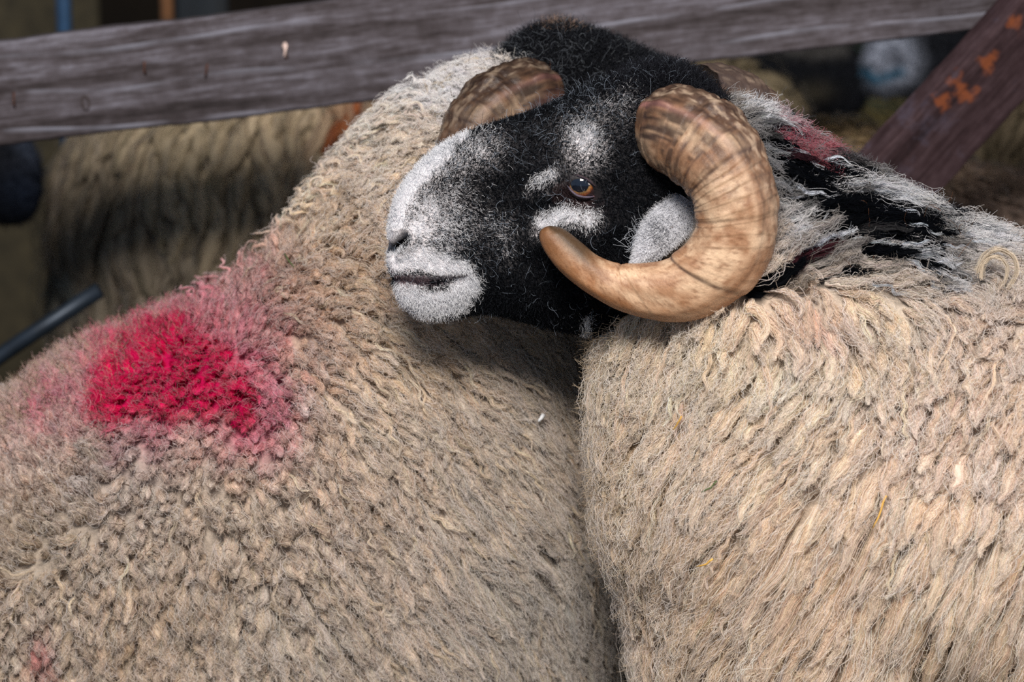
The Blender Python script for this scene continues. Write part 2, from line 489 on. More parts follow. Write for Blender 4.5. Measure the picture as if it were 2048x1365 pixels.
class Surf:
    def __init__(s, me):
        n = len(me.vertices); s.V = np.empty(n * 3); me.vertices.foreach_get('co', s.V); s.V = s.V.reshape(-1, 3)
        me.calc_loop_triangles()
        t = np.empty(len(me.loop_triangles) * 3, np.int32); me.loop_triangles.foreach_get('vertices', t); s.T = t.reshape(-1, 3)
        N = np.empty(n * 3); me.vertices.foreach_get('normal', N); s.N = N.reshape(-1, 3)
        s.bvh = BVHTree.FromPolygons(s.V.tolist(), s.T.tolist())
        a, b, c = s.V[s.T[:, 0]], s.V[s.T[:, 1]], s.V[s.T[:, 2]]
        s.A = np.linalg.norm(np.cross(b - a, c - a), axis=1) / 2
        s.cen = (a + b + c) / 3; s.TN = norm(np.cross(b - a, c - a))

    def sample(s, n, wfun=None, rg=rng):
        w = s.A.copy()
        if wfun is not None: w = w * np.maximum(wfun(s.cen, s.TN), 0)
        w /= w.sum(); i = rg.choice(len(w), n, p=w)
        u = rg.random((n, 2)); f = u.sum(1) > 1; u[f] = 1 - u[f]
        t = s.T[i]; a, b, c = s.V[t[:, 0]], s.V[t[:, 1]], s.V[t[:, 2]]
        p = a + (b - a) * u[:, :1] + (c - a) * u[:, 1:]
        w0 = 1 - u.sum(1, keepdims=True)
        nn = norm(s.N[t[:, 0]] * w0 + s.N[t[:, 1]] * u[:, :1] + s.N[t[:, 2]] * u[:, 1:])
        return p, nn

    def near(s, p):
        P_ = np.empty_like(p); N_ = np.empty_like(p)
        f = s.bvh.find_nearest
        for i, q in enumerate(p.tolist()):
            r = f(q); P_[i] = r[0]; N_[i] = r[1]
        return P_, N_


def thin(p, dmin):
    """keep points at least about dmin(p) apart (dmin: array)"""
    g = {}; keep = []
    dm = float(np.max(dmin))
    for i, q in enumerate(p):
        k = tuple(np.floor(q / dm).astype(int)); ok = True; d = dmin[i] ** 2
        for a in (-1, 0, 1):
            for b in (-1, 0, 1):
                for c in (-1, 0, 1):
                    for j in g.get((k[0] + a, k[1] + b, k[2] + c), ()):
                        e = q - p[j]
                        if e[0] * e[0] + e[1] * e[1] + e[2] * e[2] < d: ok = False; break
                    if not ok: break
                if not ok: break
            if not ok: break
        if ok: g.setdefault(k, []).append(i); keep.append(i)
    return np.array(keep)


# ------------------------------------------------------------------ animals: heads and horns (photo-space outlines given real depth)
HEAD = np.array([  # top x,y  bottom x,y  half-width(m)
    (777, 478, 777, 514, .006), (779, 455, 777, 530, .017), (783, 432, 783, 552, .025), (792, 402, 792, 580, .030),
    (808, 372, 806, 606, .034), (830, 345, 828, 624, .036), (862, 315, 862, 635, .037), (900, 288, 905, 634, .038),
    (950, 264, 955, 628, .040), (1000, 246, 1005, 630, .044), (1060, 227, 1060, 641, .051), (1110, 206, 1105, 653, .058),
    (1160, 185, 1150, 661, .064), (1210, 163, 1200, 668, .067), (1260, 146, 1260, 668, .067), (1320, 132, 1330, 655, .065),
    (1380, 150, 1400, 620, .060), (1440, 200, 1450, 570, .052), (1490, 270, 1490, 500, .036), (1505, 340, 1505, 430, .014)], float)


def catm(A, n):
    """Catmull-Rom resample rows of A by chord length to n rows"""
    A = np.asarray(A, float)
    d = np.r_[0, np.cumsum(np.linalg.norm(np.diff(A[:, :2], axis=0), axis=1) + 1e-6)]; d /= d[-1]
    B = np.vstack([2 * A[0] - A[1], A, 2 * A[-1] - A[-2]])
    t = np.linspace(0, 1, n); k = np.clip(np.searchsorted(d, t, side='right') - 1, 0, len(A) - 2)
    u = ((t - d[k]) / (d[k + 1] - d[k]))[:, None]
    p0, p1, p2, p3 = B[k], B[k + 1], B[k + 2], B[k + 3]
    return .5 * (2 * p1 + (p2 - p0) * u + (2 * p0 - 5 * p1 + 4 * p2 - p3) * u * u + (3 * p1 - p0 - 3 * p2 + p3) * u ** 3)


def head_white(px, py):
    """share of white hairs over the black face"""
    w = 0 * px
    w = np.maximum(w, 1.25 * seg(px, py, [(775, 500), (782, 430), (808, 372), (845, 330), (880, 300)], 34, 3))
    w = np.maximum(w, .85 * seg(px, py, [(870, 305), (930, 272)], 14))
    w = np.maximum(w, 1.3 * seg(px, py, [(790, 520), (850, 515), (925, 545)], 26, 3))
    w = np.maximum(w, 1.25 * seg(px, py, [(815, 585), (850, 610), (905, 600), (930, 570)], 32, 3))
    w = np.maximum(w, .80 * blob(px, py, 850, 440, 95, 85, 0, 2))
    w = np.maximum(w, .5 * seg(px, py, [(880, 330), (960, 290)], 40))
    w = np.maximum(w, .30 * seg(px, py, [(950, 430), (1000, 450), (1010, 490)], 28))
    w = np.maximum(w, .75 * blob(px, py, 1168, 278, 42, 44, 20, 3))
    w = np.maximum(w, .25 * seg(px, py, [(1140, 260), (1210, 215), (1260, 190)], 32))
    w = np.maximum(w, .8 * blob(px, py, 1086, 354, 38, 16, 30, 3))
    w = np.maximum(w, .85 * seg(px, py, [(1090, 440), (1125, 425), (1180, 432)], 25, 3))
    w = np.maximum(w, .7 * seg(px, py, [(1172, 640), (1165, 665)], 13))
    n = fbm(xz(px, py), 1 / 14.0, 5)
    return np.clip(w * (0.62 + 0.75 * n), 0, 1) + 0.012 * (w < 2)


EYE_PX, EYE_PY = 1170.0, 372.0


def build_head(fn, yc, na=150, nb=110, scale=1.0):
    """fn maps head outline px -> photo px; returns verts, faces, head-space px,py of every vertex"""
    S = catm(HEAD, na); V = []; Q = []
    hx = []
    for i in range(na):
        tx, ty, bx, by, hw = S[i]
        T = P(*fn(tx, ty), yc); B = P(*fn(bx, by), yc)
        for j in range(nb):
            an = 2 * math.pi * j / nb          # 0 = top, pi = bottom
            c, s = math.cos(an), math.sin(an)
            f = (1 - c) / 2                     # 0 top .. 1 bottom
            p = T * (1 - f) + B * f
            wd = hw * scale * (abs(s) ** 0.82) * (1.0 - 0.24 * max(0, f - .35) / .65)
            wd *= 1.0 + 0.05 * math.exp(-((f - .45) / .16) ** 2)
            p = p + np.array([0, -wd * (1 if s >= 0 else -1), 0])
            V.append(p); Q.append((tx + (bx - tx) * f, ty + (by - ty) * f, 1 if s >= 0 else -1))
    V = np.array(V); Q = np.array(Q)
    x, y = Q[:, 0], Q[:, 1]; G = V.reshape(na, nb, 3)
    du = np.gradient(G, axis=0); dv = np.roll(G, -1, 1) - np.roll(G, 1, 1)
    N = norm(np.cross(dv, du)).reshape(-1, 3)
    cen = np.repeat(G.mean(1), nb, 0); sg = np.sign(((V - cen) * N).sum(1)); N *= sg[:, None]
    d = np.zeros(len(V))
    d -= 0.0026 * seg(x, y, [(776, 556), (800, 553), (850, 556), (905, 549), (936, 549)], 5.0) * (1 - .2 * blob(x, y, 950, 548, 20, 20))
    d += 0.0018 * seg(x, y, [(800, 530), (860, 533), (915, 528)], 15)
    d += 0.0014 * seg(x, y, [(806, 580), (860, 590), (915, 578)], 17)
    d -= 0.0120 * seg(x, y, [(784, 494), (797, 478), (815, 464)], 9.5)
    d -= 0.0045 * seg(x, y, [(784, 500), (790, 515)], 6)
    d += 0.0040 * seg(x, y, [(793, 450), (818, 448), (832, 462), (822, 482), (800, 500)], 8)
    d += 0.0060 * blob(x, y, 1168, 325, 60, 26, 15)            # brow
    d -= 0.0085 * blob(x, y, EYE_PX, EYE_PY, 36, 24, -20)      # eye hollow
    d -= 0.0050 * blob(x, y, 1085, 400, 50, 28, 20)
    d += 0.0045 * seg(x, y, [(1060, 470), (1150, 425), (1250, 420)], 26)
    d -= 0.0060 * blob(x, y, 1010, 400, 80, 60, 20)            # hollow of the cheek in front of the eye
    d += 0.0040 * blob(x, y, 960, 330, 80, 50, 20)
    d += 0.0060 * blob(x, y, 1100, 560, 100, 50)
    d -= 0.0040 * blob(x, y, 960, 600, 60, 40)
    d += (fbm(V, 90, 3) - .5) * 0.0016
    V = V + N * d[:, None] * scale
    F = []
    for i in range(na - 1):
        for j in range(nb):
            k = (j + 1) % nb
            F.append((i * nb + j, (i + 1) * nb + j, (i + 1) * nb + k, i * nb + k))
    F.append(tuple(range(nb))); F.append(tuple((na - 1) * nb + j for j in range(nb))[::-1])
    return V, F, Q


HORN = np.array([  # outer x,y, inner x,y, depth offset toward camera (m), half thickness(m)
    (1335, 172, 1312, 322, -.030, .030), (1372, 176, 1322, 338, .000, .038), (1420, 186, 1336, 352, .026, .041), (1470, 213, 1352, 366, .042, .041),
    (1512, 262, 1368, 380, .054, .040), (1540, 325, 1381, 398, .061, .039), (1555, 390, 1389, 420, .065, .037), (1556, 455, 1390, 448, .066, .035),
    (1540, 520, 1380, 480, .066, .033), (1502, 575, 1356, 506, .064, .031), (1448, 616, 1320, 524, .061, .029), (1385, 638, 1282, 530, .057, .027),
    (1310, 638, 1250, 530, .052, .0245), (1240, 619, 1218, 524, .047, .022), (1176, 586, 1190, 509, .043, .0200), (1124, 546, 1166, 489, .040, .0185),
    (1094, 510, 1143, 470, .038, .0165), (1080, 482, 1126, 458, .037, .0140), (1080, 464, 1112, 454, .037, .0095), (1088, 456, 1102, 452, .037, .004)], float)


def build_horn(name, fn, yc, side, parent, mat, cfun=None, nu=420, nv=120, scale=1.0, simple=False):
    S = catm(HORN, nu)
    u = np.linspace(0, 1, nu)[:, None] * np.ones((1, nv)); an = (np.linspace(0, 2 * math.pi, nv, endpoint=False))[None, :] * np.ones((nu, 1))
    c, s = np.cos(an), np.sin(an)                      # c=1 outer edge, c=-1 inner; s>0 towards camera
    O = np.stack(fn(S[:, 0], S[:, 1]), -1); I = np.stack(fn(S[:, 2], S[:, 3]), -1)
    dep = yc - side * (0.052 * scale + S[:, 4] * scale)
    Op = P(O[:, 0], O[:, 1], dep); Ip = P(I[:, 0], I[:, 1], dep)
    ctr = (Op + Ip) / 2; av = (Op - Ip) / 2
    tan = norm(np.gradient(ctr, axis=0)); bv = norm(np.cross(tan, av)); bv *= np.sign(-bv[:, 1:2] * side + 1e-9)
    ca = np.sign(c) * np.abs(c) ** 0.92; sb = np.sign(s) * np.abs(s) ** 0.9
    keel = np.exp(-(((an - 1.22) / .20) ** 2)); valley = np.exp(-(((an - 0.80) / .22) ** 2)) + .6 * np.exp(-(((an - 1.62) / .22) ** 2))
    taper = np.clip(1 - u * 1.25, 0, 1)
    r = 1 + (.055 * keel - .045 * valley) * taper
    q = np.stack([u * 60, ca * 1.5, sb * 1.5], -1)
    wob = (vn(q, .35, 9) - .5) * 1.6
    ring = np.zeros_like(u)
    rp = u * 34 + wob + 0.7 * np.cos(an - .5)
    fr = rp - np.floor(rp)
    ring += (fr ** 1.6 - .45) * .030 * np.clip(1.1 - u * 1.7, 0, 1)
    big = np.zeros_like(u)
    for pos, amp in [(.085, .035), (.15, .04), (.235, .045), (.36, .035), (.53, .05), (.70, .03)]:
        ww = u + .012 * np.cos(an - 1.0) + (vn(q, .5, 4) - .5) * .012
        big += amp * (1 / (1 + np.exp((ww - pos) / .0022)) - .5) * np.exp(-((ww - pos) / .055) ** 2)
    notch = -.12 * np.exp(-((u - .73) / .005) ** 2) * np.exp(-(((an - math.pi) / .75) ** 2))
    lump = (fbm(np.stack([u * 46, c * 3, s * 3], -1), 1.0, 21) - .5) * .10 * np.clip(1 - u * 1.8, 0, 1) * (1 + 1.4 * (c > .35))
    fine = (vn(np.stack([u * 900, c * 6, s * 6], -1), 1.0, 31) - .5) * .006
    r = r + ring + big + notch + lump + fine + (vn(np.stack([u * 18, c * 2.2, s * 2.2], -1), 1, 8) - .5) * .05
    hd = S[:, 5][:, None, None] * scale
    V = ctr[:, None, :] + (av[:, None, :] * (ca * r)[..., None]) + bv[:, None, :] * (sb * r)[..., None] * hd
    V = V.reshape(-1, 3)
    # colour
    tan_c, light, dark, brown, pink, tip = lin((164, 124, 94)), lin((218, 186, 154)), lin((44, 34, 32)), lin((122, 78, 50)), lin((196, 136, 130)), lin((96, 66, 42))
    n1 = fbm(np.stack([u * 20, c * 2, s * 2], -1), 1.0, 41); n2 = fbm(np.stack([u * 120, c * 9, s * 9], -1), 1.0, 43); n3 = vn(np.stack([u * 260, c * 22, s * 22], -1), 1, 45)
    col = tan_c + (light - tan_c) * np.clip((n1 - .38) * 3.0, 0, 1)[..., None]
    orange = np.clip((u - .42) * 3, 0, 1) * np.clip(.35 + .65 * (c - .1) * 1.5, 0.1, 1)
    col = col + (lin((172, 108, 58)) - col) * (orange * .8)[..., None]
    col = col + (brown - col) * (np.clip((n2 - .5) * 3.5, 0, 1) * .6)[..., None]
    # long comb-like dark strokes crossing the base rings
    st = vn(np.stack([an * 26, u * 30, u * 0], -1), 1.0, 47)
    bandf = vn(np.stack([u * 75 + wob * 3, c * 1.2, s * 1.2], -1), 1.0, 49)
    k = np.clip((bandf - .44) * 6, 0, 1) * np.clip((st + .32 - .5) * 3, 0, 1) * np.clip(1.25 - u * 3.6, 0, 1)
    col = col + (dark - col) * (k * .88)[..., None]
    k2 = np.clip(1 - fr * 6, 0, 1) * np.clip(1.0 - u * 1.5, 0, 1) * .5 * np.clip(vn(np.stack([u * 30, c * 2.5, s * 2.5], -1), 1, 88) * 2 - .5, 0, 1)
    col = col + (dark - col) * k2[..., None]
    for pos, amp in [(.15, .8), (.19, .75), (.235, .8), (.53, .8), (.36, .3)]:
        ww = u + .012 * np.cos(an - 1.0) + (vn(q, .5, 4) - .5) * .012
        kk = np.exp(-((ww - pos - .003) / .0045) ** 2) * amp * np.clip(vn(np.stack([an * 5, u, u], -1), 1, 61) * 1.8, 0, 1) * (1 - .65 * (c > .3) * (pos > .3))
        col = col + (lin((70, 50, 46)) - col) * kk[..., None]
    kw = np.exp(-(((an - 1.22) / .075) ** 2)) * np.clip(1.1 - u * 1.5, 0, 1) * (u > .02)
    bead = .45 + .55 * vn(np.stack([u * 70, u, u], -1), 1, 51)
    pk = pink + (light - pink) * np.clip(u * 5 - .3, 0, 1)[..., None]
    col = col + (pk - col) * (kw * bead * .95)[..., None]
    edge = np.exp(-(((an - 0.98) / .045) ** 2)) * np.clip(1.1 - u * 1.4, 0, 1)
    col = col + (dark - col) * (edge * .6)[..., None]
    rim = np.clip((c - .30) * 2.2, 0, 1) * np.clip(1.25 - u * 2.3, 0, 1)
    rough = fbm(np.stack([u * 50, c * 7, s * 7], -1), 1.0, 53)
    col = col + (lin((84, 64, 54)) - col) * (rim * .85)[..., None]
    basek = np.clip(1 - u * 3.2, 0, 1) * np.clip(fbm(np.stack([u * 34, c * 3, s * 3], -1), 1.0, 77) * 2.6 - .75, 0, 1)
    col = col + (lin((74, 54, 46)) - col) * (basek * .75)[..., None]
    col = col + (lin((205, 180, 155)) - col) * (rim * np.clip((rough - .52) * 6, 0, 1) * .7)[..., None]
    col = col + (lin((44, 34, 32)) - col) * (rim * np.clip((.45 - rough) * 6, 0, 1) * .7)[..., None]
    kt = np.clip((u - .84) * 6, 0, 1)
    col = col + (tip * (.7 + .8 * n2[..., None]) - col) * (kt * .85)[..., None]
    kd = np.clip((u - .76) * 8, 0, 1) * np.clip(-c * 2.0 - .1, 0, 1)
    col = col + (lin((70, 54, 38)) - col) * (kd * .92)[..., None]
    col = col * (.88 + .24 * n3[..., None]) * (1 - .22 * np.clip(1.2 - u * 2.6, 0, 1))[..., None]
    if cfun is not None: col = cfun(col, u, c, s)
    F = []
    for i in range(nu - 1):
        for j in range(nv):
            k_ = (j + 1) % nv
            F.append((i * nv + j, i * nv + k_, (i + 1) * nv + k_, (i + 1) * nv + j) if side > 0 else (i * nv + j, (i + 1) * nv + j, (i + 1) * nv + k_, i * nv + k_))
    F.append(tuple(range(nv))[::-1]); F.append(tuple((nu - 1) * nv + j for j in range(nv)))
    o = mesh_obj(name, V, F, mat, parent, col=col.reshape(-1, 3))
    return o


YR, YL = 0.0, 0.235       # middle planes of the near ram and of the red-marked sheep
ID = lambda x, y: (np.asarray(x, float), np.asarray(y, float))
LHEAD = lambda x, y: (2435 - np.asarray(x, float), np.asarray(y, float) - 83)
LHORN = lambda x, y: (1095 - (np.asarray(x, float) - 1312) * .95, 190 + (np.asarray(y, float) - 247) * .95)


def leg(x, y, ztop, back=False):
    k = .03 if back else -.01
    return [((x, y, ztop), .075), ((x + k, y, ztop * .62), .048), ((x - k, y, ztop * .45), .030), ((x, y, .16), .022), ((x, y, .07), .026), ((x - .0, y, .03), .030)]


def S_(px, py, y, r): return (tuple(P(px, py, y)), r)


ram_ch = [[S_(1470, 400, YR, .085), S_(1500, 520, YR, .105), S_(1565, 700, YR, .138), S_(1595, 950, YR, .172), S_(1610, 1250, YR, .165)],
          [S_(1470, 420, YR, .085), S_(1640, 560, YR, .108), S_(1760, 660, YR, .122), S_(1900, 800, YR, .160), S_(2150, 940, YR, .195), S_(2900, 980, YR, .205), S_(3150, 1000, YR, .18)],
          [S_(1390, 560, YR, .070), S_(1372, 665, YR, .078), S_(1432, 830, YR, .108), S_(1510, 1000, YR, .145)],
          [S_(1556, 600, -.088, .028), S_(1572, 632, -.092, .028)],
          [S_(1560, 980, YR, .170), S_(2150, 1080, YR, .2), S_(2900, 1080, YR, .2)],
          leg(P(1640, 900, 0)[0], -.09, .36), leg(P(1640, 900, 0)[0], .09, .36), leg(P(3050, 900, 0)[0], -.1, .4, True), leg(P(3050, 900, 0)[0], .1, .4, True)]
lft_ch = [[S_(1080, 290, YL, .085), S_(1000, 330, YL, .10), S_(912, 495, YL, .132), S_(815, 668, YL, .155), S_(705, 840, YL, .183), S_(520, 950, YL, .19)],
          [S_(905, 560, YL, .125), S_(940, 800, YL, .15), S_(905, 1050, YL, .184), S_(885, 1300, YL, .184)],
          [S_(620, 1050, YL, .195), S_(600, 1350, YL, .20), S_(200, 1370, YL, .205), S_(-300, 1450, YL, .2)], [S_(400, 985, YL - .02, .175), S_(80, 1220, YL - .02, .19)],
          [S_(700, 880, YL, .190), S_(330, 1035, YL, .20), S_(0, 1275, YL, .205), S_(-500, 1400, YL, .21), S_(-800, 1400, YL, .18)],
          leg(P(800, 900, YL)[0], YL - .09, .36), leg(P(800, 900, YL)[0], YL + .09, .36), leg(P(-650, 900, YL)[0], YL - .1, .4, True), leg(P(-650, 900, YL)[0], YL + .1, .4, True)]
ram_me = blobs_to_mesh(ram_ch); lft_me = blobs_to_mesh(lft_ch)
SR, SL = Surf(ram_me), Surf(lft_me)


def srgb_field(samples):
    S = [(a, b, lin(c)) for a, b, c in samples]
    return lambda px, py: idw(px, py, S, 3.2)


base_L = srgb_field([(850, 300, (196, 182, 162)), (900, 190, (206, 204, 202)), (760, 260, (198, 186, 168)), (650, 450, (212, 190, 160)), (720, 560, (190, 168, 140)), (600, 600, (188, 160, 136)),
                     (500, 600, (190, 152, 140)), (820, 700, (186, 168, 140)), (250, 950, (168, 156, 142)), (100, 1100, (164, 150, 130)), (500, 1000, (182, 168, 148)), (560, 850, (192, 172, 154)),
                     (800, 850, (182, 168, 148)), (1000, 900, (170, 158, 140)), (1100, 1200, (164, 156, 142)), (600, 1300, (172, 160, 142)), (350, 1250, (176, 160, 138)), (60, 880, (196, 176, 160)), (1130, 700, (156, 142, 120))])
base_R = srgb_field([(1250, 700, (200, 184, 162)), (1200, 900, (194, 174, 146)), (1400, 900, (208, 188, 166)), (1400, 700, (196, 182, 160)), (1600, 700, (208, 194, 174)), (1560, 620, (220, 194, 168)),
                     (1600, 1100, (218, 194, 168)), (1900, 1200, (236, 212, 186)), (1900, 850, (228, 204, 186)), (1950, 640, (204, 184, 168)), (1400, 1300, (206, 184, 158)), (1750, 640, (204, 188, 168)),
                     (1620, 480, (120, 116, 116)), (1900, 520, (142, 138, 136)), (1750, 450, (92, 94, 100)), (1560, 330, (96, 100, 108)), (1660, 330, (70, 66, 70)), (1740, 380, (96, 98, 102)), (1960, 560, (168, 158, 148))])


def mixc(c, m, rgb):
    return c + (lin(rgb) - c) * np.clip(m, 0, 1)[..., None]


def brighten(c, tint, sat=.30):
    c = c * 1.6 * np.array(tint)
    m = c.max(-1, keepdims=True); m2 = np.where(m > .55, .55 + .33 * (1 - np.exp(-(m - .55) / .33)), m)
    c = c * m2 / m; g = (c @ np.array([.25, .6, .15]))[..., None]
    return c + (g - c) * sat


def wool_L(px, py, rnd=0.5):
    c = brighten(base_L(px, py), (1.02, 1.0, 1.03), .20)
    n = fbm(xz(px, py), 1 / 38.0, 71); n2 = fbm(xz(px, py), 1 / 12.0, 72)
    k = (n - .5) * 1.5
    pk = np.maximum.reduce([blob(px, py, 330, 745, 215, 145, 12, 3), blob(px, py, 500, 800, 90, 130, 0, 3) * .9, .75 * blob(px, py, 120, 800, 130, 55, 30), .38 * blob(px, py, 450, 580, 120, 80, 40)])
    c = mixc(c, np.clip(pk * 1.0 + k * .5 * (pk > .1), 0, .85), (222, 132, 156))
    rd = np.maximum.reduce([blob(px, py, 340, 748, 140, 94, -8, 3), blob(px, py, 235, 800, 60, 55, 40), .8 * blob(px, py, 480, 810, 34, 60, 0)])
    c = mixc(c, np.clip((rd - .20) * 2.8 + k * .9 * (rd > .1) + (n2 - .5) * .6 * (rd > .12), 0, .97), (224, 14, 96))
    c = mixc(c, .6 * blob(px, py, 85, 1320, 22, 50), (200, 96, 116))
    return c


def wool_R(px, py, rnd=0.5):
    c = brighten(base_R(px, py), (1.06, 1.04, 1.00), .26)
    n = fbm(xz(px, py), 1 / 30.0, 81)
    k = (n - .5) * 1.3
    # dark wool in bands along the mane
    dk = np.maximum.reduce([blob(px, py, 1605, 350, 95, 50, -30, 3), .8 * blob(px, py, 1670, 345, 50, 26, -35, 3), blob(px, py, 1560, 285, 55, 28, -35, 3), seg(px, py, [(1600, 390), (1640, 425), (1740, 428), (1840, 448)], 40, 3),
                            seg(px, py, [(1620, 400), (1660, 470), (1560, 560), (1500, 585)], 24, 3), seg(px, py, [(1660, 475), (1780, 510), (1870, 540)], 20, 3),
                            seg(px, py, [(1640, 560), (1700, 545)], 14, 3), blob(px, py, 1420, 150, 70, 40, -20, 3), blob(px, py, 1480, 190, 60, 18, -30, 3)])
    c = mixc(c, np.clip((dk - .28 + k * .45) * 4, 0, 1), (14, 16, 20))
    wh = np.maximum.reduce([seg(px, py, [(1650, 368), (1740, 368), (1815, 405)], 12, 3), seg(px, py, [(1760, 480), (1850, 510), (1890, 560)], 15, 3), blob(px, py, 1565, 440, 28, 50, 20, 3),
                            seg(px, py, [(1400, 175), (1500, 225), (1560, 250)], 13, 3), seg(px, py, [(1560, 520), (1640, 480)], 14, 3), blob(px, py, 1930, 470, 80, 26, -20, 3)])
    c = mixc(c, np.clip((wh - .3) * 2.5, 0, 1) * .9, (206, 208, 212))
    pk = np.maximum.reduce([blob(px, py, 1600, 275, 62, 40, -45, 3), .7 * blob(px, py, 1560, 240, 40, 20, -30), .55 * blob(px, py, 1600, 525, 40, 12, 30)])
    c = mixc(c, np.clip((pk - .25) * 2, 0, 1) * .85, (170, 92, 104))
    c = mixc(c, .45 * blob(px, py, 1640, 660, 60, 40), (206, 160, 150))
    return c


FLOW_L = [(830, 230, 175), (900, 170, 150), (760, 280, 170), (820, 330, -130), (870, 430, -110), (640, 370, 150), (700, 440, -25), (620, 440, 20), (550, 470, 110), (470, 530, 100), (640, 560, -35), (560, 600, -30),
          (750, 650, -48), (860, 680, -45), (1000, 700, -48), (1130, 700, -58), (1160, 850, -62), (900, 800, -54), (1000, 1000, -57), (1120, 1100, -60), (1170, 1300, -68), (720, 850, -62), (800, 1200, -62),
          (620, 1100, -72), (430, 1000, -88), (200, 1200, -90), (60, 1000, 100), (60, 860, 115), (300, 660, 105), (200, 720, 115), (330, 800, -85), (430, 740, -70), (350, 1300, -85), (560, 780, -60), (480, 640, 60)]
FLOW_R = [(1250, 700, -100), (1200, 900, -92), (1340, 800, -112), (1300, 1000, -112), (1400, 1120, -122), (1290, 1250, -108), (1500, 1200, -120), (1550, 900, -126), (1660, 800, -128), (1700, 1000, -118),
          (1800, 1200, -112), (2000, 1200, -106), (1950, 900, -110), (2020, 640, -150), (1930, 700, -130), (2020, 760, -120), (1600, 620, -100), (1700, 640, -80), (1560, 290, -35), (1600, 350, -40), (1700, 385, -5), (1800, 410, -22),
          (1900, 450, -22), (2000, 500, -32), (1600, 480, 25), (1570, 540, 40), (1680, 520, 15), (1760, 540, -8), (1860, 590, -38), (1450, 650, -105), (1820, 650, -75), (1420, 160, -20), (1500, 210, -35)]


def flow_fun(tab):
    S = [(a, b, np.array([math.cos(math.radians(c)), math.sin(math.radians(c))])) for a, b, c in tab]

    def f(px, py):
        v = idw(px, py, S, 3.5); return np.arctan2(v[..., 1], v[..., 0])
    return f


def grow(S, p, n, flow, L, stand, lift, K=9, seed=0, wave=None, turn=None, chaos=lambda x, y: 1.3, clump=0.0, csize=.024):
    """trace lock centre lines over the surface; returns centre, side, normal (N,K,3)"""
    N = len(p); Cc = np.empty((N, K, 3)); Nn = np.empty((N, K, 3)); Dd = np.empty((N, K, 3))
    rg = np.random.default_rng(seed)
    jit = rg.normal(0, .20, N) * np.clip(chaos(*proj(p)), .5, 1); q = p.copy(); nn = n.copy()
    swirl = rg.normal(0, .34, N) * np.clip(chaos(*proj(p)), .4, 1.6) if turn is None else turn
    d = None
    for k in range(K):
        t = k / (K - 1)
        px, py = proj(q)
        th = flow(px, py) + jit + swirl * (t - .3) + (fbm(q, 22, 90) - .5) * chaos(px, py)
        v = np.cos(th)[:, None] * RT + np.sin(th)[:, None] * UP
        v = norm(v - (v * nn).sum(1, keepdims=True) * nn)
        d = v if d is None else norm(d * .5 + v * .5)
        Cc[:, k] = q; Nn[:, k] = nn; Dd[:, k] = d
        if k < K - 1:
            st = (L * (1 - .75 * stand) / (K - 1))[:, None]
            q2, n2 = S.near(q + d * st); q = q2; nn = norm(nn * .4 + n2 * .6)
    t = np.linspace(0, 1, K)[None, :, None]
    if clump > 0:       # neighbouring locks gather into heavier ropes with gaps between them
        from mathutils.kdtree import KDTree
        ci = thin(p, np.full(N, csize)); kd = KDTree(len(ci))
        for j, c_ in enumerate(ci): kd.insert(p[c_], j)
        kd.balance()
        own = np.array([ci[kd.find(q_)[1]] for q_ in p])
        off = Cc - Cc[own]; D0 = Dd[own]
        along = (off * D0).sum(-1, keepdims=True) * D0; lat = off - along
        cf = clump * (1 - stand)[:, None, None] * np.clip(t * 1.3, 0, 1)
        dist = np.linalg.norm(lat, axis=-1, keepdims=True)
        Cc = Cc - lat * cf + Nn * (cf * .0130 * (1 - np.clip(dist / csize, 0, 1)) - cf * .006)
    h = lift[:, None, None] * (t ** .75) + (stand * L)[:, None, None] * .75 * t * (1 - .25 * t)
    Cc = Cc + Nn * h
    T = norm(np.gradient(Cc, axis=1)); side = norm(np.cross(Nn, T)); up = np.cross(T, side)
    if wave is not None:
        amp, lam = wave
        ph = rg.random(N) * 6.28; s = L[:, None] * np.linspace(0, 1, K)[None]
        w = (amp[:, None] * np.sin(s / lam[:, None] * 6.28 + ph[:, None]) * np.linspace(.1, 1.15, K)[None])
        w2 = (amp[:, None] * .6 * np.cos(s / lam[:, None] * 6.28 + ph[:, None]) * np.linspace(.0, 1, K)[None])
        Cc = Cc + side * w[..., None] + up * w2[..., None]
        T = norm(np.gradient(Cc, axis=1)); side = norm(np.cross(Nn, T)); up = np.cross(T, side)
    return Cc, side, up


def resamp(A, M):
    K = A.shape[1]; x = np.linspace(0, K - 1, M); i = np.clip(x.astype(int), 0, K - 2); f = (x - i)[None, :, None]
    B = np.concatenate([2 * A[:, :1] - A[:, 1:2], A, 2 * A[:, -1:] - A[:, -2:-1]], 1)
    p0, p1, p2, p3 = B[:, i], B[:, i + 1], B[:, i + 2], B[:, i + 3]
    return .5 * (2 * p1 + (p2 - p0) * f + (2 * p0 - 5 * p1 + 4 * p2 - p3) * f * f + (3 * p1 - p0 - 3 * p2 + p3) * f ** 3)


def prof(t):
    return (.62 + .38 * np.sin(np.clip(t * 1.9, 0, 1) * math.pi / 2)) * (1 - np.clip((t - .45) / .55, 0, 1) ** 1.6 * .86)


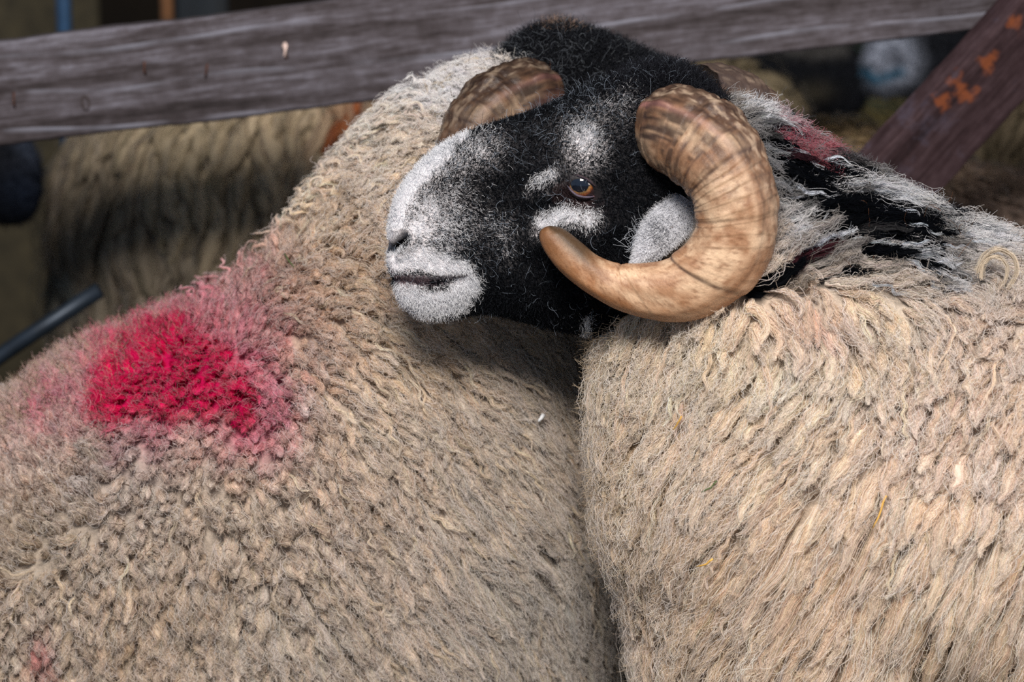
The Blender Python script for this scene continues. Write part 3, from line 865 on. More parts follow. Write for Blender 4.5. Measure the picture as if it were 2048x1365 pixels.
def lock_cores(name, Cc, side, up, R, col, mat, parent, ns=6, K=10, flat=.62, fill=.80, seed=0):
    Cc, side, up = resamp(Cc, K), resamp(side, K), resamp(up, K)
    N = len(Cc); t = np.linspace(0, 1, K)
    a = np.linspace(0, 2 * math.pi, ns, endpoint=False)
    r = R[:, None] * prof(t)[None] * fill; r[:, -1] *= .25
    V = Cc[:, :, None, :] + side[:, :, None, :] * (np.cos(a)[None, None, :, None] * r[:, :, None, None]) + up[:, :, None, :] * (np.sin(a)[None, None, :, None] * r[:, :, None, None] * flat)
    lump = (vn(V.reshape(-1, 3), 160, seed).reshape(V.shape[:3]) - .5)
    V = V + (V - Cc[:, :, None, :]) * lump[..., None] * .9
    idx = (np.arange(N)[:, None, None] * K + np.arange(K - 1)[None, :, None]) * ns
    j = np.arange(ns)[None, None, :]; j2 = (j + 1) % ns
    F = np.stack([idx + j, idx + j2, idx + ns + j2, idx + ns + j], -1).reshape(-1, 4)
    m = bpy.data.meshes.new(name)
    V = V.reshape(-1, 3); nv, nf = len(V), len(F)
    m.vertices.add(nv); m.vertices.foreach_set('co', V.astype(np.float32).ravel())
    m.loops.add(nf * 4); m.loops.foreach_set('vertex_index', F.astype(np.int32).ravel())
    m.polygons.add(nf); m.polygons.foreach_set('loop_start', np.arange(0, nf * 4, 4, dtype=np.int32)); m.polygons.foreach_set('use_smooth', np.ones(nf, bool))
    m.update(calc_edges=True)
    set_col(m, np.repeat(col, K * ns, 0))
    lk = np.stack([np.broadcast_to(np.cos(a)[None, None], (N, K, ns)) * 1.0 + np.arange(N)[:, None, None] * 3.7, np.broadcast_to(np.sin(a)[None, None], (N, K, ns)), np.broadcast_to(t[None, :, None], (N, K, ns)) * 1.6], -1)
    at = m.attributes.new('lk', 'FLOAT_VECTOR', 'POINT'); at.data.foreach_set('vector', lk.astype(np.float32).ravel())
    m.materials.append(mat)
    o = bpy.data.objects.new(name, m); C.objects.link(o)
    if parent: o.parent = parent
    return o


def lock_fibres(Cc, side, up, R, L, col, nf, M=14, seed=0, flat=.75, crimp=.0007, clam=.0105, spread=1.0, fly=.11, jitter=.13, tip=None, tiplight=.38):
    """fibres inside each lock -> pts (N*nf,M,3), col (N*nf,M,3)"""
    rg = np.random.default_rng(seed)
    N = len(Cc); Cc, side, up = resamp(Cc, M), resamp(side, M), resamp(up, M)
    an = rg.random((N, nf)) * 6.283; rr = np.sqrt(rg.random((N, nf))) * .55 + .5
    flyv = (rg.random((N, nf)) < fly)
    rr = np.where(flyv, rr * (1.2 + rg.random((N, nf)) * 1.0), rr) * spread
    a, b = np.cos(an) * rr, np.abs(np.sin(an)) * rr
    t0 = rg.random((N, nf)) * .25; t1 = np.clip(.72 + rg.random((N, nf)) * .38, 0, 1.08)
    t = t0[..., None] + (t1 - t0)[..., None] * np.linspace(0, 1, M)
    x = np.clip(t * (M - 1), 0, M - 1.001); i = x.astype(int); f = (x - i)[..., None]
    ar = np.arange(N)[:, None, None]
    g = lambda A: A[ar, i] * (1 - f) + A[ar, i + 1] * f
    c, s_, u_ = g(Cc), g(side), g(up)
    pr = prof(np.clip(t, 0, 1)) * R[:, None, None]
    pr = pr * np.where(flyv[..., None], 1 + t * .8, 1)
    ph = rg.random((N, 1, 1)) * 6.28 + rg.normal(0, .6, (N, nf, 1))
    sl = t * L[:, None, None]
    lam = clam * (1 + rg.normal(0, .12, (N, nf, 1)))
    A = crimp * (.5 + 1.0 * t) * np.where(flyv[..., None], 1.9, 1)
    w1 = np.sin(sl / lam * 6.28 + ph) * A; w2 = np.cos(sl / lam * 6.28 + ph * 1.3) * A
    k = rg.normal(0, 1, (N, nf, 1)) * np.where(flyv[..., None], .0042, .0010); k2 = np.abs(rg.normal(0, 1, (N, nf, 1))) * np.where(flyv[..., None], .0045, .0006)
    pts = c + s_ * (a[..., None] * pr + w1 + k * t * t)[..., None] + u_ * (b[..., None] * pr * flat + w2 + k2 * t * t)[..., None]
    cc = col[:, None, :] * (1 + rg.normal(0, jitter, (N, nf, 1)) + rg.normal(0, .03, (N, nf, 3)))
    lum_ = (col @ np.array([.3, .6, .1]))[:, None, None]
    pale_ = lum_ * np.array([1.17, 1.13, 1.12])
    wool_ = (lum_ > .12)
    cc = np.where(flyv[..., None] & wool_, cc * .5 + pale_ * .5 * 1.15, cc)
    cc = np.clip(cc, .004, .92)
    tl = (t1 * tiplight)[..., None] * wool_
    tc = cc + (np.clip(pale_ * 1.05, 0, .9) - cc) * tl
    if tip is not None:
        bc, tm = tip   # brown tip colour, strength per lock
        tc = tc + (bc - tc) * (tm[:, None, None] * np.clip((t1 - .75) / .2, 0, 1)[..., None])
    return pts.reshape(-1, M, 3).astype(np.float32), cc.reshape(-1, 3).astype(np.float32), tc.reshape(-1, 3).astype(np.float32)


def fuzz(p, n, L, col, M=7, seed=0, lean=None, leanw=.5, curl=1.2, up=.7, turns=.5):
    """short separately curling hairs"""
    rg = np.random.default_rng(seed); N = len(p)
    r = norm(rg.normal(0, 1, (N, 3)))
    d = n * up + r * .8
    if lean is not None: d = d + lean * leanw
    d = norm(d)
    e = norm(np.cross(d, rg.normal(0, 1, (N, 3)))); f = np.cross(d, e)
    k = rg.normal(0, 1, N) * curl; tr = rg.normal(0, 1, N) * turns
    t = np.linspace(0, 1, M)
    ang = k[:, None] * t[None]; tw = tr[:, None] * t[None] * 3
    v = d[:, None] * np.cos(ang)[..., None] + (e[:, None] * np.cos(tw)[..., None] + f[:, None] * np.sin(tw)[..., None]) * np.sin(ang)[..., None]
    st = v * (L / (M - 1))[:, None, None]
    pts = p[:, None] + np.concatenate([np.zeros((N, 1, 3)), np.cumsum(st[:, :-1], 1)], 1)
    return pts.astype(np.float32), col


def lock_mat():
    k = NT('wool_lock')
    at = k.n('ShaderNodeAttribute', attribute_name='col'); lk = k.n('ShaderNodeAttribute', attribute_name='lk')
    mp = k.n('ShaderNodeMapping'); mp.inputs['Scale'].default_value = (5, 5, 2.2); k.l(lk.outputs['Vector'], mp.inputs[0])
    n = k.n('ShaderNodeTexNoise', i_Scale=1.6, i_Detail=4.0, i_Roughness=0.7, i_Distortion=0.8); k.l(mp.outputs[0], n.inputs['Vector'])
    mr = k.n('ShaderNodeMapRange', i_1=0.3, i_2=0.7, i_3=0.82, i_4=1.16); k.l(n.outputs[0], mr.inputs[0])
    mu = k.n('ShaderNodeVectorMath', operation='SCALE'); k.l(at.outputs['Color'], mu.inputs[0]); k.l(mr.outputs[0], mu.inputs['Scale'])
    k.l(mu.outputs[0], k.b.inputs['Base Color']); k.b.inputs['Roughness'].default_value = 1; k.b.inputs['Specular IOR Level'].default_value = 0.05
    bp = k.n('ShaderNodeBump', i_Strength=0.8, i_Distance=0.0015); k.l(n.outputs[0], bp.inputs['Height']); k.l(bp.outputs[0], k.b.inputs['Normal'])
    return k.m


M_LOCK = lock_mat()


# ------------------------------------------------------------------ the two front sheep: skin, heads, horns
def union(body, head):
    """one continuous body mesh out of the grown trunk and the shaped head"""
    m = body.modifiers.new('u', 'BOOLEAN'); m.operation = 'UNION'; m.solver = 'EXACT'; m.object = head
    dg = bpy.context.evaluated_depsgraph_get()
    me = bpy.data.meshes.new_from_object(body.evaluated_get(dg))
    body.modifiers.clear(); old = body.data; body.data = me
    bpy.data.objects.remove(head)
    me.polygons.foreach_set('use_smooth', [True] * len(me.polygons))
    return body


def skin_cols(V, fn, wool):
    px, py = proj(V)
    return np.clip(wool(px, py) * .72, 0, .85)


def front_sheep(name, me, headfn, yc, wool, white):
    V, F, Q = build_head(headfn, yc)
    hs = bpy.data.meshes.new('h'); hs.from_pydata(V.tolist(), [], F); hs.update()
    import bmesh
    b = bmesh.new(); b.from_mesh(hs); bmesh.ops.recalc_face_normals(b, faces=b.faces); b.to_mesh(hs); b.free(); hs.update()
    SH = Surf(hs)
    if white: cw = head_white(Q[:, 0], Q[:, 1])[:, None]; hc = cw * lin((236, 230, 232)) + (1 - cw) * np.array([.012, .012, .014])
    else: hc = np.broadcast_to(np.array([.012, .012, .013]), (len(V), 3)).copy()
    if white:
        hc = mixc(hc, 1.3 * blob(Q[:, 0], Q[:, 1], 797, 483, 30, 15, 35, 4), (10, 7, 9))
        hc = mixc(hc, .9 * seg(Q[:, 0], Q[:, 1], [(796, 553), (850, 556), (925, 549)], 6, 3), (116, 98, 104))
        hc = mixc(hc, .9 * blob(Q[:, 0], Q[:, 1], 825, 566, 34, 9, 0, 3), (112, 88, 92))
        hc = mixc(hc, blob(Q[:, 0], Q[:, 1], 1150, 378, 55, 26, -20, 3), (44, 32, 34))
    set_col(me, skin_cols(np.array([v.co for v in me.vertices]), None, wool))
    me.materials.clear(); me.materials.append(M_BODY)
    body = bpy.data.objects.new(name, me); C.objects.link(body)
    hm = mesh_obj('headtmp', V, F, M_BODY, col=hc)
    # make sure both face outward
    import bmesh
    for o in (body, hm):
        b = bmesh.new(); b.from_mesh(o.data); bmesh.ops.recalc_face_normals(b, faces=b.faces); b.to_mesh(o.data); b.free()
    union(body, hm)
    from mathutils.kdtree import KDTree
    kd = KDTree(len(V))
    for i, v in enumerate(V): kd.insert(v, i)
    kd.balance()
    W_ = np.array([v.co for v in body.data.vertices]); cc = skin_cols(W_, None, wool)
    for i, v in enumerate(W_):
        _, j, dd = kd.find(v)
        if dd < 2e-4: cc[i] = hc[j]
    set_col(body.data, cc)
    if len(body.data.materials) > 1: body.data.materials.pop()
    return body, SH


ram, HR = front_sheep('sheep', ram_me, ID, YR, wool_R, True)
tag(ram, 'black and white faced ram with a big spiral horn, chin over its neighbour', 'sheep')
ewe, HL = front_sheep('sheep', lft_me, LHEAD, YL, wool_L, False)
tag(ewe, 'sheep with a crimson dye mark on its cream fleece', 'sheep')

h1 = build_horn('horn', ID, YR, 1, ram, M_HORN); h1['label'] = 'brown spiral horn with a pink beaded ridge'
FARHORN = lambda x, y: (1385 + (np.asarray(x, float) - 1312) * .84, 178 + (np.asarray(y, float) - 247) * .62)


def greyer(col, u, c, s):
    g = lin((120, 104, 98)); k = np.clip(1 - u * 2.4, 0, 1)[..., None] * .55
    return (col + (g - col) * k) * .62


build_horn('horn', FARHORN, YR, -1, ram, M_HORN, greyer, 220, 60, .8)


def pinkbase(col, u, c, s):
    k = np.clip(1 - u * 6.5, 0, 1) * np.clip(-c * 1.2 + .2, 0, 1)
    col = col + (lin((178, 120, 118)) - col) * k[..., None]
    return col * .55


h3 = build_horn('horn', LHORN, YL, 1, ewe, M_HORN, pinkbase)
FAR2 = lambda x, y: (1065 - (np.asarray(x, float) - 1312) * .58, 155 + (np.asarray(y, float) - 247) * .62)
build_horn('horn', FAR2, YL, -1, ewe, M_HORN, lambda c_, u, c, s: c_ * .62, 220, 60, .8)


# ------------------------------------------------------------------ eye
def build_eye(px, py, fn, yc, parent, R=0.0170):
    # find the cheek surface here
    q, n, _, _ = HR.bvh.ray_cast(Vector(CAM), Vector(P(px, py, 0) - CAM).normalized())
    q, n = np.array(q), np.array(n)
    g = norm(np.array([-.22, -1.0, .13]))            # gaze
    cen = q - norm(np.array([.06, -1, 0.02])) * (R * .80)
    nu, nv = 60, 72; V = []; col = []
    e1 = norm(np.cross(g, [0, 0, 1.0])); e2 = np.cross(e1, g)
    for i in range(nu + 1):
        th = math.pi * i / nu
        for j in range(nv):
            a = 2 * math.pi * j / nv
            r = R * (1 + .05 * math.exp(-(th / .5) ** 2))
            v = g * math.cos(th) + (e1 * math.cos(a) + e2 * math.sin(a)) * math.sin(th)
            V.append(cen + v * r)
            x, y = math.cos(a) * th, math.sin(a) * th
            pup = math.hypot(x / .58, y / .50)
            f = .5 + .5 * math.sin(a * 23 + 3 * math.sin(a * 7))
            if pup < 1: c = np.array([.003, .006, .014])
            elif th < .86:
                m = min(1, (pup - 1) * 2.5); c = lin((178, 140, 88)) * (1 - m) + lin((168, 84, 24)) * m; c = c * (.45 + .35 * f)
                c = c * (1 - .8 * max(0, (th - .74) / .12))
            else: c = lin((60, 46, 48))
            col.append(c)
    F = []
    for i in range(nu):
        for j in range(nv):
            k = (j + 1) % nv
            F.append((i * nv + j, (i + 1) * nv + j, (i + 1) * nv + k, i * nv + k))
    o = mesh_obj('eye', V, F, M_EYE, parent, col=np.array(col)); o['label'] = 'amber eye with a large dark pupil'
    # eyelids: a skin ring from the almond slit on the ball out into the face
    f_ = norm(np.array([-.02, -1.0, 0.0])); ex = norm(RT - f_ * (RT @ f_)); ez = np.cross(ex, f_); ez *= np.sign(ez[2])
    na, nr = 96, 16; V = []; col = []
    tilt = math.radians(-27)
    for i in range(na):
        a = 2 * math.pi * i / na
        c, s = math.cos(a), math.sin(a)
        ax = 1.0 * np.sign(c) * abs(c) ** 1.15
        rx, rz = .0175, (.0066 if s > 0 else .0098)
        x0 = ax * rx; z0 = s * rz * (1 - .25 * max(0, c))
        x = x0 * math.cos(tilt) - z0 * math.sin(tilt); z = x0 * math.sin(tilt) + z0 * math.cos(tilt)
        dd = math.hypot(x, z); ux_, uz_ = x / dd, z / dd
        for k in range(nr):
            t = k / (nr - 1)
            rr = dd + t * .0145
            lid = .0016 * math.exp(-((t - .10) / .10) ** 2) + (.0022 if s > 0 else .0010) * math.exp(-((t - .22) / .16) ** 2) - .0010 * math.exp(-((t - .42) / .10) ** 2)
            X, Z = ux_ * rr, uz_ * rr
            sph = math.sqrt(max((R * 1.05) ** 2 - X * X - Z * Z, 1e-8)) if X * X + Z * Z < (R * 1.05) ** 2 else 0
            pos = cen + ex * X + ez * Z + f_ * sph
            # blend out to the face surface
            hit = HR.bvh.ray_cast(Vector(pos - np.array([0, .05, 0])), Vector((0, 1, 0)))
            face = np.array(hit[0]) + np.array([0, .0012, 0]) if hit[0] is not None else pos
            wgt = min(1, max(0, (t - .12) / .75)); wgt = wgt * wgt * (3 - 2 * wgt)
            dep = pos[1] * (1 - wgt) + face[1] * wgt - lid
            if t == 0: dep += .0012
            V.append((pos[0], dep, pos[2]))
            cc = lin((50, 38, 42)) if t > .12 else lin((86, 76, 92))
            if c > .80 and t < .3: cc = lin((168, 112, 112))
            col.append(cc)
    F = []
    for i in range(na):
        j = (i + 1) % na
        for k in range(nr - 1):
            F.append((i * nr + k, i * nr + k + 1, j * nr + k + 1, j * nr + k))
    o = mesh_obj('eyelid', V, F, M_LID, parent, col=np.array(col)); o['label'] = 'dark wrinkled eyelid rim with a pink corner'
    return cen


eye_c = build_eye(1168, 371, ID, YR, ram)


# ------------------------------------------------------------------ ear
def build_ear(parent):
    A = P(1368, 392, -.072); B = P(1262, 540, -.090)
    ax = B - A; nl, nw = 40, 30; V = []
    d = norm(ax); nrm = norm(np.array([-.25, -1, .15])); sd = norm(np.cross(d, nrm)); nrm = np.cross(sd, d)
    for sgn in (1, -1):
        for i in range(nl):
            t = i / (nl - 1)
            wd = .0250 * (math.sin(math.pi * min(1, (t + .10) ** .75 * .97)) ** .62) * (1.08 - .55 * t)
            for j in range(nw):
                s = j / (nw - 1) * 2 - 1
                cup = (1 - s * s) * .009 - .005 + .004 * math.sin(t * 3)
                th = .0028 * math.sqrt(max(0, 1 - s * s)) * (math.sin(math.pi * (t * .98 + .01)) ** .5)
                V.append(A + ax * t + sd * s * wd - nrm * .010 + nrm * (cup + sgn * th))
    F = []
    o_ = nl * nw
    for i in range(nl - 1):
        for j in range(nw - 1):
            a = i * nw + j
            F.append((a, a + 1, a + nw + 1, a + nw)); F.append((o_ + a, o_ + a + nw, o_ + a + nw + 1, o_ + a + 1))
    for i in range(nl - 1):
        for j in (0, nw - 1):
            a = i * nw + j
            F.append((a, a + nw, o_ + a + nw, o_ + a))
    for i in (0, nl - 1):
        for j in range(nw - 1):
            a = i * nw + j
            F.append((a, a + 1, o_ + a + 1, o_ + a))
    o = mesh_obj('ear', V, F, M_BODY, parent, col=np.tile(lin((205, 206, 210)), (len(V), 1)))
    o['label'] = 'white furry ear inside the curl of the horn'
    return o, A, B


ear, eA, eB = build_ear(ram)


# ------------------------------------------------------------------ fleece of the two front sheep
def view_w(marg=330, zlo=.28):
    """where the fleece is grown densely: everything the photograph or a step to the side of it sees"""
    def f(c, n):
        px, py = proj(c)
        inx = (px > -marg) & (px < 2048 + marg) & (py < 1365 + marg)
        face = (n @ (-FWD)) > -.45
        return (inx & face).astype(float)
    return f


def fleece(S, wool, flowtab, Lf, Rf, standf, parent, seed, n_try, dens=.8, nfib=30, excl=None, tipf=None, wavef=None, fuzzn=60000, chaos=lambda x, y: .6, clump=.6):
    rg = np.random.default_rng(seed)
    p, n = S.sample(n_try, view_w(), rg)
    px, py = proj(p)
    keep = np.ones(len(p), bool)
    if excl is not None: keep &= ~excl(p, px, py)
    p, n, px, py = p[keep], n[keep], px[keep], py[keep]
    R = Rf(px, py) * np.where((px < -90) | (px > 2140) | (py > 1450), 1.35, 1.0)
    k = thin(p, R * 2 * dens)
    p, n, px, py, R = p[k], n[k], px[k], py[k], R[k]
    L = Lf(px, py) * np.clip(rg.normal(1, .22, len(p)), .5, 1.6)
    R = R * np.clip(rg.normal(1, .25, len(p)), .5, 1.7)
    st = np.clip(standf(px, py) + rg.normal(0, .05, len(p)), 0, .9)
    lift = .007 + .006 * rg.random(len(p)) + R * .6
    amp = (.0011 + .0016 * rg.random(len(p))) * (wavef(px, py) if wavef else 1); lam = .020 + .016 * rg.random(len(p))
    Cc, sd, up = grow(S, p - n * .002, n, flow_fun(flowtab), L, st, lift, 9, seed, (amp, lam), chaos=chaos, clump=clump)
    mp = proj(p + (Cc[:, 5] - p) * .6)
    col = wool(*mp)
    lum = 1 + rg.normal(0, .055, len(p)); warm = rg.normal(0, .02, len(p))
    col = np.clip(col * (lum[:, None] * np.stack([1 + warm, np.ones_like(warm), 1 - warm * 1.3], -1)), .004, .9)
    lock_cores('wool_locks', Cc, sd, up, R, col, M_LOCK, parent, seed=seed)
    tip = (lin((96, 66, 44)), tipf(px, py) * (rg.random(len(p)) < .75)) if tipf else None
    qx, qy = proj(Cc[:, 4]); inn = (qx > -90) & (qx < 2140) & (qy < 1450)
    res = []
    for msk, nf_ in ((inn, nfib), (~inn, 9)):
        if msk.any():
            res.append(lock_fibres(Cc[msk], sd[msk], up[msk], R[msk], L[msk], col[msk] * 1.04, nf_, 11, seed + 1, tip=None if tip is None else (tip[0], tip[1][msk])))
    pts, cc, tc = [np.concatenate(v) for v in zip(*res)]; del res
    curves_obj('wool_fibres', pts, np.linspace(.00024, .00014, 11)[None], cc, M_WOOL, parent, tc)
    print('fleece', len(p), 'locks', len(pts), 'fibres')
    # loose fluff standing off the lock surface
    ar = rg.choice(np.flatnonzero(inn), fuzzn); kk = rg.integers(2, 8, fuzzn)
    a = rg.random(fuzzn) * 3.14159
    q = Cc[ar, kk] + sd[ar, kk] * (np.cos(a) * R[ar] * .75)[:, None] + up[ar, kk] * (np.sin(a) * R[ar] * .55)[:, None]
    nn = norm(sd[ar, kk] * np.cos(a)[:, None] + up[ar, kk] * np.sin(a)[:, None])
    tan = np.cross(sd[ar, kk], up[ar, kk]) * -1
    Lz = .006 + .011 * rg.random(fuzzn)
    pts, cc = fuzz(q, nn, Lz, np.clip(col[ar] * (1.05 + rg.normal(0, .14, (fuzzn, 1))), .004, .92), 6, seed + 2, norm(Cc[ar, kk] - Cc[ar, kk - 1]), .9, 2.2, .35, .8)
    curves_obj('wool_fluff', pts, np.linspace(.00017, .00010, 6)[None], cc, M_WOOL, parent)
    return p, n, Cc, sd, up, R, L, col


def f_idw(tab):
    S = [(a, b, float(c)) for a, b, c in tab]
    return lambda px, py: idw(px, py, S, 3.0)


# near ram
LR = f_idw([(1250, 700, 46), (1200, 900, 44), (1400, 900, 74), (1400, 700, 50), (1600, 700, 48), (1600, 1100, 100), (1400, 1300, 90), (1900, 1200, 100), (1900, 850, 55), (1950, 640, 34), (1750, 640, 40), (1600, 400, 50), (1750, 450, 72), (1950, 500, 60), (1450, 200, 26), (1300, 1100, 70), (1240, 1300, 70)])
RR = f_idw([(1250, 700, 4.0), (1200, 900, 4.4), (1400, 900, 5.2), (1600, 700, 5.4), (1600, 1100, 6.4), (1400, 1300, 5.6), (1900, 1200, 8.2), (1900, 850, 6.4), (1950, 640, 4.4), (1600, 400, 4.2), (1750, 450, 4.6), (1950, 500, 4.4), (1450, 200, 3.6)])
TR = f_idw([(1250, 700, .12), (1200, 900, .12), (1400, 900, .08), (1600, 700, .15), (1600, 1100, .03), (1900, 1200, .03), (1900, 850, .15), (1950, 640, .30), (1600, 400, .10), (1750, 450, .06), (1950, 500, .15), (1450, 200, .2)])


def ex_ram(p, px, py):
    # bare where the shaped head is: keep the fleece behind the line of the horn and throat
    line = np.where(py < 600, 1400, 1160)
    line = np.where((py >= 560) & (py < 680), 1400 - (py - 560) * 2.0, line)
    return (px < line) & (py < 690)


fr = fleece(SR, wool_R, FLOW_R, lambda x, y: LR(x, y) * .001, lambda x, y: RR(x, y) * .001, TR, ram, 101, 34000, .90, 38, ex_ram,
            chaos=lambda x, y: .32 + 1.3 * blob(x, y, 1950, 660, 140, 90) + .8 * blob(x, y, 1600, 650, 150, 70), clump=.7,
            wavef=lambda x, y: 1 + 1.2 * blob(x, y, 1950, 680, 140, 110) + .5 * blob(x, y, 1300, 1100, 200, 300), fuzzn=60000)

# red-marked sheep
LL = f_idw([(850, 250, 34), (760, 260, 34), (650, 450, 36), (600, 600, 32), (480, 560, 30), (300, 700, 30), (200, 850, 22), (60, 900, 20), (100, 1150, 20), (300, 1000, 20), (500, 900, 18), (550, 1100, 24), (700, 900, 34), (820, 700, 44),
            (1000, 700, 56), (1100, 900, 66), (900, 1000, 64), (1000, 1250, 66), (700, 1250, 54), (450, 1250, 44), (250, 1280, 44)])
RL = f_idw([(850, 250, 3.6), (650, 450, 4.2), (600, 600, 3.8), (300, 700, 4.2), (200, 850, 4.2), (100, 1150, 5.4), (300, 1000, 5.4), (500, 900, 5.4), (550, 1100, 5.2), (700, 900, 4.6), (820, 700, 3.9),
            (1000, 700, 3.9), (1100, 900, 4.1), (900, 1000, 4.3), (1000, 1250, 4.3), (700, 1250, 4.5), (450, 1250, 5.0), (250, 1280, 5.2)])
TL = f_idw([(850, 250, .45), (740, 300, .5), (680, 380, .35), (650, 450, .25), (600, 600, .25), (500, 520, .45), (480, 700, .4), (300, 640, .6), (300, 760, .45), (150, 800, .6), (60, 900, .55), (200, 900, .5), (100, 1150, .5), (300, 1000, .5),
            (500, 900, .5), (550, 1100, .35), (700, 900, .22), (820, 700, .10), (1000, 700, .08), (1100, 900, .06), (900, 1000, .08), (1000, 1250, .06), (700, 1250, .12), (450, 1250, .2), (250, 1280, .2)])
TIPL = f_idw([(850, 250, 0), (650, 450, .1), (600, 600, .5), (450, 650, .6), (300, 700, .5), (150, 850, .7), (300, 1000, .6), (500, 900, .9), (600, 1000, .6), (750, 800, .2), (900, 900, .1), (1000, 1200, 0), (300, 1200, .5), (1100, 700, .1)])


def ex_ewe(p, px, py):
    return (px > 1085) & (py < 330)


fl = fleece(SL, wool_L, FLOW_L, lambda x, y: LL(x, y) * .001, lambda x, y: RL(x, y) * .001, TL, ewe, 202, 44000, .82, 33, ex_ewe, TIPL, chaos=lambda x, y: .30 + 1.3 * blob(x, y, 620, 470, 200, 180) + .6 * blob(x, y, 300, 1000, 300, 150), clump=.6,
            wavef=lambda x, y: 1.1 + 1.3 * blob(x, y, 620, 460, 200, 160), fuzzn=90000)


# brown curly kemp hairs poking out of the fleece
def kemp(S, cx, n, w, L0, L1, rgb, parent, seed, rad=.00024, lean=(0, 0, 1), curl=2.0, name='kemp_hairs', base=.010):
    rg = np.random.default_rng(seed)
    p, nn = S.sample(n, lambda c, m: w(*proj(c)) * ((m @ (-FWD)) > -.4), rg)
    L = L0 + (L1 - L0) * rg.random(n)
    p = p + nn * (base + .005 * rg.random(n))[:, None]
    cc = np.clip(lin(rgb) * (1 + rg.normal(0, .25, (n, 1))), .004, .9)
    pts, cc = fuzz(p, nn, L, cc, 10, seed, np.broadcast_to(np.array(lean, float), (n, 3)), .5, curl, .55, 1.0)
    return curves_obj(name, pts, (rad * np.linspace(1, .45, 10))[None], cc, M_WOOL, parent)


kemp(SL, 0, 4600, f_idw([(850, 250, .02), (650, 450, .1), (600, 600, .7), (480, 620, .9), (300, 700, .9), (100, 820, 1.3), (60, 900, 1.2), (300, 900, 1), (500, 850, 1.2), (520, 1000, .8), (100, 1150, .5), (800, 800, .1), (900, 1200, .03), (400, 1250, .3), (1100, 900, .02)]),
     .010, .024, (70, 46, 34), ewe, 303, rad=.00030, base=.0175)
kemp(SR, 0, 650, f_idw([(1950, 620, 1.6), (2000, 700, 1.2), (1900, 800, .8), (1800, 1000, .15), (1300, 800, .15), (1600, 1100, .05), (1600, 640, .15)]) , .012, .026, (92, 62, 44), ram, 304, lean=(-.5, 0, -.3), rad=.00028, base=.017)

# ------------------------------------------------------------------ face hair
rg = np.random.default_rng(55)


def face_hair():
    n = 120000
    p, nn = HR.sample(n, lambda c, m: ((proj(c)[0] < 1420) & ((m @ (-FWD)) > -.5)).astype(float), rg)
    px, py = proj(p)
    ex = (np.hypot((px - 1170) / 33, (py - 372 - (px - 1170) * .40) / 19) < 1) | (blob(px, py, 796, 483, 27, 13, 35) > .40)
    p, nn, px, py = p[~ex], nn[~ex], px[~ex], py[~ex]; n = len(p)
    wh = head_white(px, py); isw = rg.random(n) < np.clip(wh * wh * 1.25, 0, 1)
    th = np.radians(idw(px, py, [(790, 450, 60), (800, 400, 75), (880, 320, 60), (850, 560, -20), (850, 610, -50), (930, 600, -70), (950, 450, 10), (1100, 300, 40), (1170, 270, 60), (1130, 440, -100), (1086, 354, -140), (1250, 400, -30), (1100, 600, -20), (1300, 200, 20)], 2.5))
    lean = np.cos(th)[:, None] * RT + np.sin(th)[:, None] * UP
    short = np.clip(blob(px, py, 800, 470, 60, 90), 0, 1)
    L = np.where(isw, .0042 + .0042 * rg.random(n), .0032 + .003 * rg.random(n)) * (1 - .45 * short)
    L *= 1 - .6 * seg(px, py, [(796, 555), (930, 550)], 8)
    L *= 1 - .5 * blob(px, py, 1170, 372, 50, 34, -20, 3)
    g = rg.random((n, 1))
    col = np.where(isw[:, None], lin((246, 247, 250)) * (.84 + .2 * g), np.array([.0065, .007, .009]) * (.4 + 1.2 * g))
    lip = (seg(px, py, [(796, 556), (850, 559)], 9, 3) > .5)[:, None]; lin_ = (seg(px, py, [(850, 557), (930, 550)], 3.5, 3) > .5)[:, None]
    col = np.where(lip, lin((112, 92, 98)) * (.5 + .6 * g), np.where(lin_, lin((92, 86, 92)) * (.5 + .6 * g), col))
    pink = (blob(px, py, 1150, 385, 50, 30, 0, 3) > .4)[:, None] & ~isw[:, None]
    col = np.where(pink, np.array([.03, .018, .018]) * (.5 + g), col)
    pts, cc = fuzz(p, nn, L, col, 6, 56, lean, .95, 1.5, .55, .8)
    curves_obj('face_hair', pts, np.where(isw[:, None], .00017, .00019) * np.linspace(1, .5, 6)[None], cc, M_FACE, ram)
    # long loose curls
    n = 2600
    w = lambda c, m: (.15 + 1.2 * blob(*proj(c), 1180, 240, 90, 60) + .9 * blob(*proj(c), 960, 470, 70, 50) + .7 * blob(*proj(c), 1000, 300, 120, 40) + 1.6 * blob(*proj(c), 1340, 150, 60, 35) + .5 * blob(*proj(c), 900, 330, 50, 60)) * ((m @ (-FWD)) > -.4) * (proj(c)[0] < 1400)
    p, nn = HR.sample(n, w, rg)
    g = rg.random((n, 1)) ** 2
    pts, cc = fuzz(p, nn, .008 + .012 * rg.random(n), lin((168, 180, 196)) * (.12 + .75 * g), 12, 57, None, .5, 2.6, .45, 1.2)
    curves_obj('loose_curls', pts, (.00015 * np.linspace(1, .6, 12))[None], cc, M_FACE, ram)
    # frizzy black wool on the crown
    n = 16000
    w = lambda c, m: (blob(*proj(c), 1370, 160, 90, 45) + .6 * blob(*proj(c), 1420, 230, 60, 60)) * ((m @ (-FWD)) > -.6)
    p, nn = HR.sample(n, w, rg)
    pts, cc = fuzz(p, nn, .006 + .012 * rg.random(n), np.array([[.010, .010, .013]]) * (.5 + 1.5 * rg.random((n, 1))), 8, 58, None, .5, 2.2, .7, 1.0)
    curves_obj('crown_wool', pts, (.00018 * np.linspace(1, .5, 8))[None], cc, M_FACE, ram)


face_hair()


